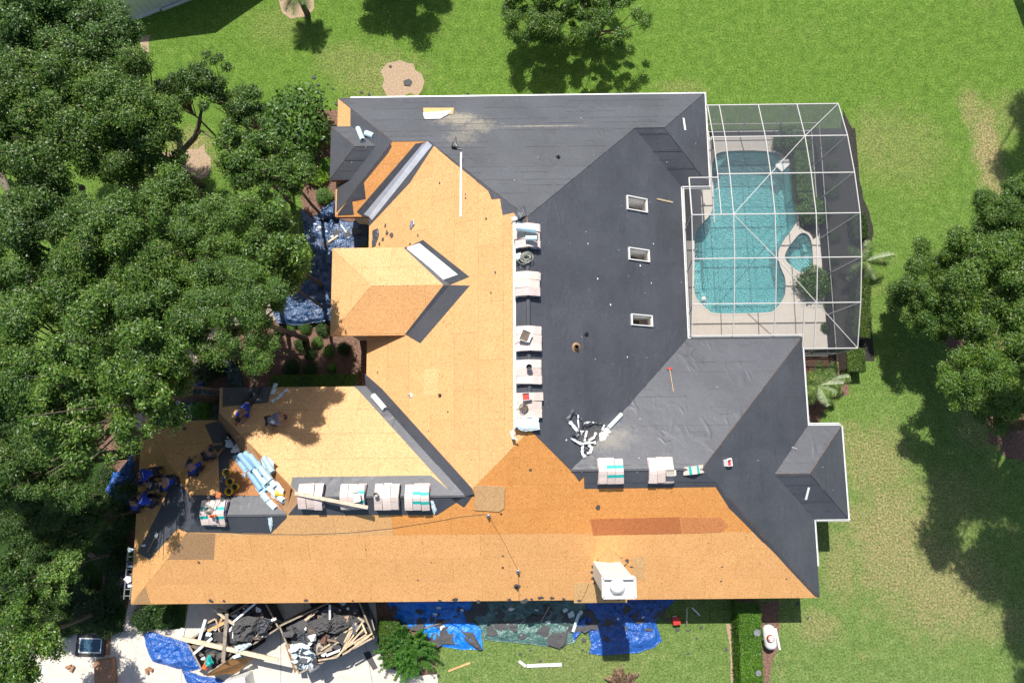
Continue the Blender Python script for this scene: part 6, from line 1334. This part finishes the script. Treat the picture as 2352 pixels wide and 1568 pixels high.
for L,Qf,z,amp,mt,lb,sd in (([(1150,480),(1330,310),(1640,350),(1600,600),(1500,800),(1180,800)],Q1,1.45,.3,'scrap','big dented sheet of grey felt in the right half of the left trailer',61),([(1660,350),(1900,400),(1800,600),(1620,700)],Q1,1.4,.25,'felt','creased black felt at the right end of the left trailer',62),([(1190,880),(1450,810),(1500,850),(1330,980),(1220,960)],Q1,1.5,.2,'film','pale blue film crumpled on the edge of the left trailer',63),([(700,1040),(740,1050),(810,1190),(740,1250),(700,1160)],Q1,1.5,.2,'teal','teal plastic bag at the bottom corner of the left trailer',64),([(600,1240),(660,1130),(730,1200),(650,1330),(580,1290)],Q1,1.35,.1,'orange','faded orange box at the bottom corner of the left trailer',65),([(1140,1060),(1250,1010),(1310,1070),(1180,1100)],Q1,1.6,.12,'film','pale film bunched under the cream board of the left trailer',66),
    ([(230,840),(380,830),(620,930),(720,1060),(720,1210),(560,1320),(400,1300),(300,1080)],Q2,1.35,.22,'film','large bunch of pale blue film spilling over the lower left of the right trailer',67),([(560,700),(740,650),(700,790),(640,810)],Q2,1.6,.1,'filmw','white scrap of membrane in the centre of the right trailer',68),([(640,430),(860,330),(1100,300),(1380,320),(1400,500),(1200,640),(900,620),(700,700)],Q2,1.5,.35,'scrap','heap of broken grey shingle in the upper part of the right trailer',69),([(380,600),(520,580),(560,860),(400,840)],Q2,1.5,.2,'felt','grey felt slab in the left part of the right trailer',70),([(820,640),(930,640),(920,860),(800,850)],Q2,1.5,.15,'mulch','brown crumbled debris in the middle of the right trailer',71),([(1240,330),(1320,320),(1310,450),(1240,450)],Q2,1.75,.08,'straw','reddish granule patch on the grey shingle heap',72)): crg('debris_sheet',[Qf(*p) for p in L],amp*1.3,mt,lb,'debris',z,sd,fs=3.6 if 'film' in mt else 2.2,seg=.11,rings=10)
# debris at the entry court and west edge
_e=[];_w=[]
for i,(x,y,s,mt) in enumerate(((735,522,.16,'filmw'),(762,545,.14,'filmw'),(750,532,.1,'filmw'),(724,515,.12,'film'),(745,560,.3,'scrap'),(775,535,.25,'scrap'),(800,540,.3,'scrap'),(740,495,.14,'film'),(820,530,.3,'felt'))): _e.append(scrap(at(x,y,.4),I3,'x','scraps on the slate blue tarpaulin',s,mt,1300+i,'torn_scrap'))
ordlabels(_e,'%s torn scrap from the left on the slate blue tarpaulin')
gbar((783,516),(797,536),.1,.06,'bent white trim leaning in the entry court corner','filmw','trim','trim_piece',z0=.6,z1=.4); gbar((754,556),(776,541),.1,.04,'short pale board on the slate blue tarpaulin','wood',z0=.5,z1=.5,tone=(1.5,1.4,1.2)); scrap(at(409,926,.3),I3,'white paper scrap on the dark green tarpaulin','paper scrap',.22,'filmw',3,'paper_scrap')
for i,(x,y,s,mt,lb) in enumerate(((520,1005,.2,'filmw','crumpled white film at the top of the valley litter'),(538,988,.16,'filmw','white cap like scrap in the valley litter'),(527,1012,.3,'scrap','grey shingle slab in the valley litter'),(548,1020,.18,'film','pale blue film crumple in the valley litter'),(540,1035,.22,'filmw','white crumpled film at the bottom of the valley litter'),(515,1030,.25,'scrap','torn felt slab in the valley litter'),(560,1012,.14,'dark','black bag in the valley litter'),(532,1000,.2,'dark','dark bundle in the valley litter'))): scrap(F['WN'].hit(x,y,.12),F['WN'].R(),lb,'litter in the garage valley',s,mt,1500+i,'litter_scrap')
for i,(x,y,s) in enumerate(((528,1018,.9),(545,1030,.8),(518,1000,.7))): crf('crumpled_film','WN',[(x-12*s,y-8*s),(x+2,y-11*s),(x+13*s,y-2),(x+8*s,y+11*s),(x-9*s,y+9*s)],.28,['film','filmw','scrap'][i],['crumpled pale blue film bag','crumpled white film bag','crumpled grey felt lump'][i]+' in the garage valley','litter',80+i,seg=.1,fs=4)
crf('black_bag','WN',[(586,1040),(597,1040),(602,1062),(594,1068),(585,1056)],.2,'dark','black strap bag beside the roll heap','bag',85,seg=.1,fs=4)
tag(plankp(F['GN'],543,1004,573,992,.06,.05,'short brown board spanning the top of the worn slope',lift=.12,tone=(.8,.65,.5)),None)
ribbon('film_strip',F['GN'],[(626,905),(631,888),(634,880)],.22,'film','pale blue film strip hanging over the garage wing eave','film',.05); ribbon('film_strip',F['GN'],[(624,922),(640,912),(652,900),(662,893)],.16,'film','pale blue film folded on the bare garage slope','film',.05,seed=3)
# rope-like debris on the west wall edge: ladder, hose
t=thing('ladder','aluminium ladder lying along the western eave of the garage','ladder',at(298,1310,2.6)); a=at(303,1255,2.7)-t.location;b=at(292,1375,2.4)-t.location; s=Vector((.14,0,0)); mb=MB(); mb.bar(a-s,b-s,.05,.07); mb.build('rail','metal',t); mb=MB(); mb.bar(a+s,b+s,.05,.07); mb.build('rail','metal',t)
for i in range(8): q=a.lerp(b,(i+.5)/8); mb=MB(); mb.bar(q-s,q+s,.04,.03); mb.build('rung','metal',t)
for i,(x,y,s,mt) in enumerate(((300,1262,.2,'film'),(297,1290,.18,'scrap'),(300,1300,.15,'film'),(295,1330,.2,'filmw'),(299,1345,.16,'film'),(330,1252,.14,'filmw'),(342,1254,.12,'scrap'))): _w.append(scrap(at(x,y,2.75 if x<310 else 3.4),I3,'x','scraps on the western eave',s,mt,1600+i,'torn_scrap'))
ordlabels(_w,'%s scrap from the left along the ladder at the western eave')

# ================================================================== PEOPLE
def person(f,px,py,face,pose,shirt,lab,cap='hair',stripe=False,pants=(1,1,1),floor=None):
    """continuous skinned body; x forward. pose gives joints in metres above the feet contact"""
    p=f.hit(px,py,.03) if f else floor; t=thing('person',lab,'person',p,'roofers at work'); t.rotation_euler=(0,0,face)
    J=dict(POSES[pose]); ca_,sa_=math.cos(face),math.sin(face)
    def pl_(v):
        v=Vector(v)
        if f:
            wx=ca_*v.x-sa_*v.y; wy=sa_*v.x+ca_*v.y; dz_=f.z(p.x+wx,p.y+wy)-p.z+.03/f.n.z*0; k=max(0,min(1,1.15-v.z/.9)) if pose!='lie' else 1; v=Vector((v.x,v.y,v.z+dz_*k))
        return v
    names=list(J); P=[pl_(J[n]) for n in names]; ix={n:i for i,n in enumerate(names)}
    rad={'pelvis':.145,'waist':.13,'chest':.155,'neck':.062,'head0':.085,'head':.098,'head1':.075,'shL':.085,'shR':.085,'elL':.048,'elR':.048,'wrL':.034,'wrR':.034,'haL':.04,'haR':.04,'hipL':.10,'hipR':.10,'knL':.068,'knR':.068,'anL':.045,'anR':.045,'toL':.04,'toR':.04}
    ED=[('pelvis','waist'),('waist','chest'),('chest','neck'),('neck','head0'),('head0','head'),('head','head1')]
    for s in 'LR': ED+=[('chest','sh'+s),('sh'+s,'el'+s),('el'+s,'wr'+s),('wr'+s,'ha'+s),('pelvis','hip'+s),('hip'+s,'kn'+s),('kn'+s,'an'+s),('an'+s,'to'+s)]
    grow('body',P,[(ix[a],ix[b]) for a,b in ED],[rad[n] for n in names],'skin',t,1,ix['pelvis'])
    def sub(nm,keys,add,mat,rt,edges):
        k=[q for q in keys]; id_={n:i for i,n in enumerate(k)}; o=grow(nm,[P[ix[n]] for n in k],[(id_[a],id_[b]) for a,b in edges],[rad[n]+add for n in k],mat,t,1,id_[rt]); return o
    sh=sub('shirt',['pelvis','waist','chest','shL','shR','elL','elR'],.022,'cloth','chest',[('pelvis','waist'),('waist','chest'),('chest','shL'),('chest','shR'),('shL','elL'),('shR','elR')]); sh.color=(*shirt,1)
    sub('trousers',['pelvis','hipL','hipR','knL','knR','anL','anR'],.018,'pants','pelvis',[('pelvis','hipL'),('pelvis','hipR'),('hipL','knL'),('hipR','knR'),('knL','anL'),('knR','anR')])
    for s in 'LR':
        a,b=P[ix['an'+s]],P[ix['to'+s]]; mb=MB(); mb.tube([a-(b-a)*.35,a.lerp(b,.4),b+(b-a)*.2],[.05,.055,.04],8); mb.build('shoe','bark',t,smooth=True)
        w_,h_=P[ix['wr'+s]],P[ix['ha'+s]]; d=(h_-w_); d=d.normalized() if d.length>1e-6 else Vector((1,0,0)); sd=d.cross(Vector((0,0,1))); sd=sd.normalized() if sd.length>.1 else Vector((0,1,0)); mb=MB()
        for q in range(4): o_=h_+sd*(q-1.5)*.021; L=(.075,.085,.08,.062)[q]; mb.tube([o_,o_+d*L*.5,o_+d*L-V(0,0,.015)],[.011,.010,.008],6)
        o_=h_-sd*.035-d*.03; mb.tube([o_,o_-sd*.03+d*.03,o_-sd*.035+d*.055],[.012,.011,.009],6); mb.build('fingers','skin',t,smooth=True)
    hd=P[ix['head']]; up=(P[ix['head1']]-P[ix['head0']]).normalized(); fw=Vector((1,0,0)); fw=(fw-up*fw.dot(up)).normalized(); sd=up.cross(fw)
    R=Matrix((fw,sd,up)).transposed(); mb=MB(); mb.lathe([(.118,-.02),(.122,.03),(.105,.09),(.06,.13),(.001,.142)],14,hd+up*.01,R); 
    if cap=='cap': mb.prism([hd+R@Vector(v) for v in ((.09,-.075,.02),(.20,-.06,.0),(.215,0,-.002),(.20,.06,.0),(.09,.075,.02))],up*.012)
    mb.build('cap' if cap=='cap' else 'hair','hair',t,smooth=True)
    mb=MB(); mb.tube([hd+fw*.085-up*.005,hd+fw*.125-up*.03],[.014,.017],6); mb.tube([hd+sd*.1,hd+sd*.118-up*.03],[.02,.016],6); mb.tube([hd-sd*.1,hd-sd*.118-up*.03],[.02,.016],6); mb.build('nose_and_ears','skin',t,smooth=True)
    for s in(-1,1): mb=MB(); mb.lathe([(.001,.014),(.012,.008),(.014,0)],8,hd+fw*.088+sd*.036*s+up*.012,Matrix((sd,up,fw)).transposed()); mb.build('eye','hair',t)
    mb=MB(); mb.tube([hd+fw*.092-up*.062-sd*.025,hd+fw*.098-up*.064,hd+fw*.092-up*.062+sd*.025],[.006,.008,.006],6); mb.build('mouth','red',t)
    if stripe: # pale lettering band across the shoulders, built as small raised characters
        a,b=P[ix['waist']],P[ix['chest']]; ax=(b-a).normalized(); sd2=Vector((0,1,0)); bk=ax.cross(sd2); bk=bk if bk.z>0 else -bk; mb=MB(); c=b-ax*.08+bk*.185; rr=random.Random(px)
        for q in range(7):
            o_=c+sd2*(q-3)*.038; mb.bar(o_-ax*.02,o_+ax*.02,.010,.004,up=bk); mb.bar(o_+ax*rr.choice((-.018,0,.018))-sd2*.002,o_+ax*rr.choice((-.018,0,.018))+sd2*.018,.009,.004,up=bk)
        mb.build('shirt_lettering','filmw',t)
    return t
POSES={
'kneel':dict(pelvis=(-.12,0,.42),waist=(.03,0,.55),chest=(.27,0,.66),neck=(.42,0,.68),head0=(.49,0,.67),head=(.56,0,.66),head1=(.63,0,.68),shL=(.30,.20,.62),shR=(.30,-.20,.62),elL=(.42,.27,.38),elR=(.42,-.27,.38),wrL=(.52,.18,.16),wrR=(.55,-.16,.18),haL=(.57,.14,.08),haR=(.60,-.12,.10),hipL=(-.14,.11,.36),hipR=(-.14,-.11,.36),knL=(.20,.15,.09),knR=(.14,-.16,.09),anL=(-.22,.15,.07),anR=(-.26,-.16,.07),toL=(-.36,.15,.05),toR=(-.40,-.16,.05)),
'stoop':dict(pelvis=(-.18,0,.78),waist=(-.02,0,.88),chest=(.24,0,.92),neck=(.38,0,.87),head0=(.44,0,.83),head=(.50,0,.79),head1=(.56,0,.76),shL=(.27,.20,.88),shR=(.27,-.20,.88),elL=(.34,.26,.62),elR=(.36,-.26,.62),wrL=(.42,.18,.38),wrR=(.44,-.18,.38),haL=(.45,.15,.30),haR=(.47,-.15,.30),hipL=(-.18,.11,.72),hipR=(-.18,-.11,.72),knL=(.02,.16,.42),knR=(-.06,-.16,.42),anL=(-.10,.17,.07),anR=(-.2,-.17,.07),toL=(.06,.18,.04),toR=(-.04,-.18,.04)),
'squat':dict(pelvis=(-.12,0,.30),waist=(-.02,0,.44),chest=(.14,0,.62),neck=(.24,0,.72),head0=(.29,0,.76),head=(.35,0,.78),head1=(.41,0,.82),shL=(.18,.20,.60),shR=(.18,-.20,.60),elL=(.34,.28,.42),elR=(.34,-.28,.42),wrL=(.50,.18,.30),wrR=(.48,-.14,.26),haL=(.56,.14,.26),haR=(.54,-.10,.22),hipL=(-.12,.12,.27),hipR=(-.12,-.12,.27),knL=(.24,.24,.42),knR=(.22,-.25,.40),anL=(.02,.22,.08),anR=(.0,-.24,.08),toL=(.16,.25,.04),toR=(.14,-.27,.04)),
'lie':dict(pelvis=(-.25,0,.14),waist=(-.05,0,.15),chest=(.2,0,.20),neck=(.38,0,.26),head0=(.45,0,.29),head=(.52,0,.32),head1=(.58,0,.36),shL=(.24,.2,.18),shR=(.24,-.2,.18),elL=(.40,.32,.07),elR=(.50,-.26,.07),wrL=(.60,.22,.05),wrR=(.70,-.14,.05),haL=(.67,.18,.05),haR=(.77,-.10,.05),hipL=(-.27,.1,.13),hipR=(-.27,-.1,.13),knL=(-.66,.17,.09),knR=(-.70,-.14,.09),anL=(-1.06,.14,.08),anR=(-1.10,-.20,.08),toL=(-1.2,.16,.05),toR=(-1.24,-.22,.05)),
'stand':dict(pelvis=(0,0,.95),waist=(0,0,1.1),chest=(.02,0,1.35),neck=(.03,0,1.5),head0=(.05,0,1.58),head=(.06,0,1.64),head1=(.06,0,1.70),shL=(.02,.2,1.40),shR=(.02,-.2,1.40),elL=(.12,.26,1.15),elR=(.14,-.26,1.18),wrL=(.34,.2,1.15),wrR=(.36,-.2,1.2),haL=(.42,.18,1.16),haR=(.43,-.18,1.22),hipL=(0,.1,.88),hipR=(0,-.1,.88),knL=(.03,.12,.5),knR=(.02,-.12,.5),anL=(0,.12,.09),anR=(0,-.12,.09),toL=(.14,.13,.05),toR=(.14,-.13,.05))}
BL=(.02,.055,.42); NV=(.015,.025,.12); GY=(.16,.17,.22); BK=(.02,.03,.03)
def px2a(x0,y0,x1,y1): a=at(x0,y0,4);b=at(x1,y1,4); return math.atan2(b.y-a.y,b.x-a.x)
person(F['GN'],567,936,px2a(572,920,560,960),'lie',BL,'worker in a blue shirt lying prone on the garage slope above the worn boards','cap',True)
person(F['GN'],640,965,px2a(630,968,665,960),'stoop',GY,'worker in a grey shirt stooping on the bare garage slope in dappled shade','hair')
person(F['WN'],453,1078,px2a(455,1090,457,1060),'squat',BL,'worker in a blue shirt squatting alone left of the yellow buckets','cap')
person(F['WN'],486,1042,px2a(480,1045,494,1036),'squat',(.10,.07,.07),'worker in brown clothes squatting at the left edge of the valley litter','hair')
person(F['WW'],366,1084,px2a(370,1084,345,1092),'stoop',BL,'worker in a blue lettered shirt, topmost of the western hip group','cap',True)
person(F['WW'],330,1098,px2a(330,1098,350,1088),'kneel',NV,'worker in navy kneeling nearest the western eave, facing the group','cap')
person(F['WW'],374,1114,px2a(375,1112,350,1105),'kneel',BK,'worker in black in the centre of the group at the western hip','cap',True)
person(F['WW'],402,1104,px2a(405,1104,380,1110),'squat',BL,'worker in a blue lettered shirt, rightmost of the group at the western hip','cap',True)
person(F['WW'],362,1146,px2a(368,1150,345,1140),'stoop',BL,'worker in a blue lettered shirt stooping beside the dark bucket','cap',True)
person(F['WW'],322,1160,px2a(322,1165,330,1145),'squat',BL,'worker in a blue shirt, lowest of the group at the western eave','cap')
person(None,0,0,0.1,'stand',NV,'worker in navy on the ground beside the ladder west of the garage','cap',floor=at(274,1335,1.5)*Vector((1,1,0)) if False else Vector((at(274,1335,1.6).x,at(274,1335,1.6).y,0)))
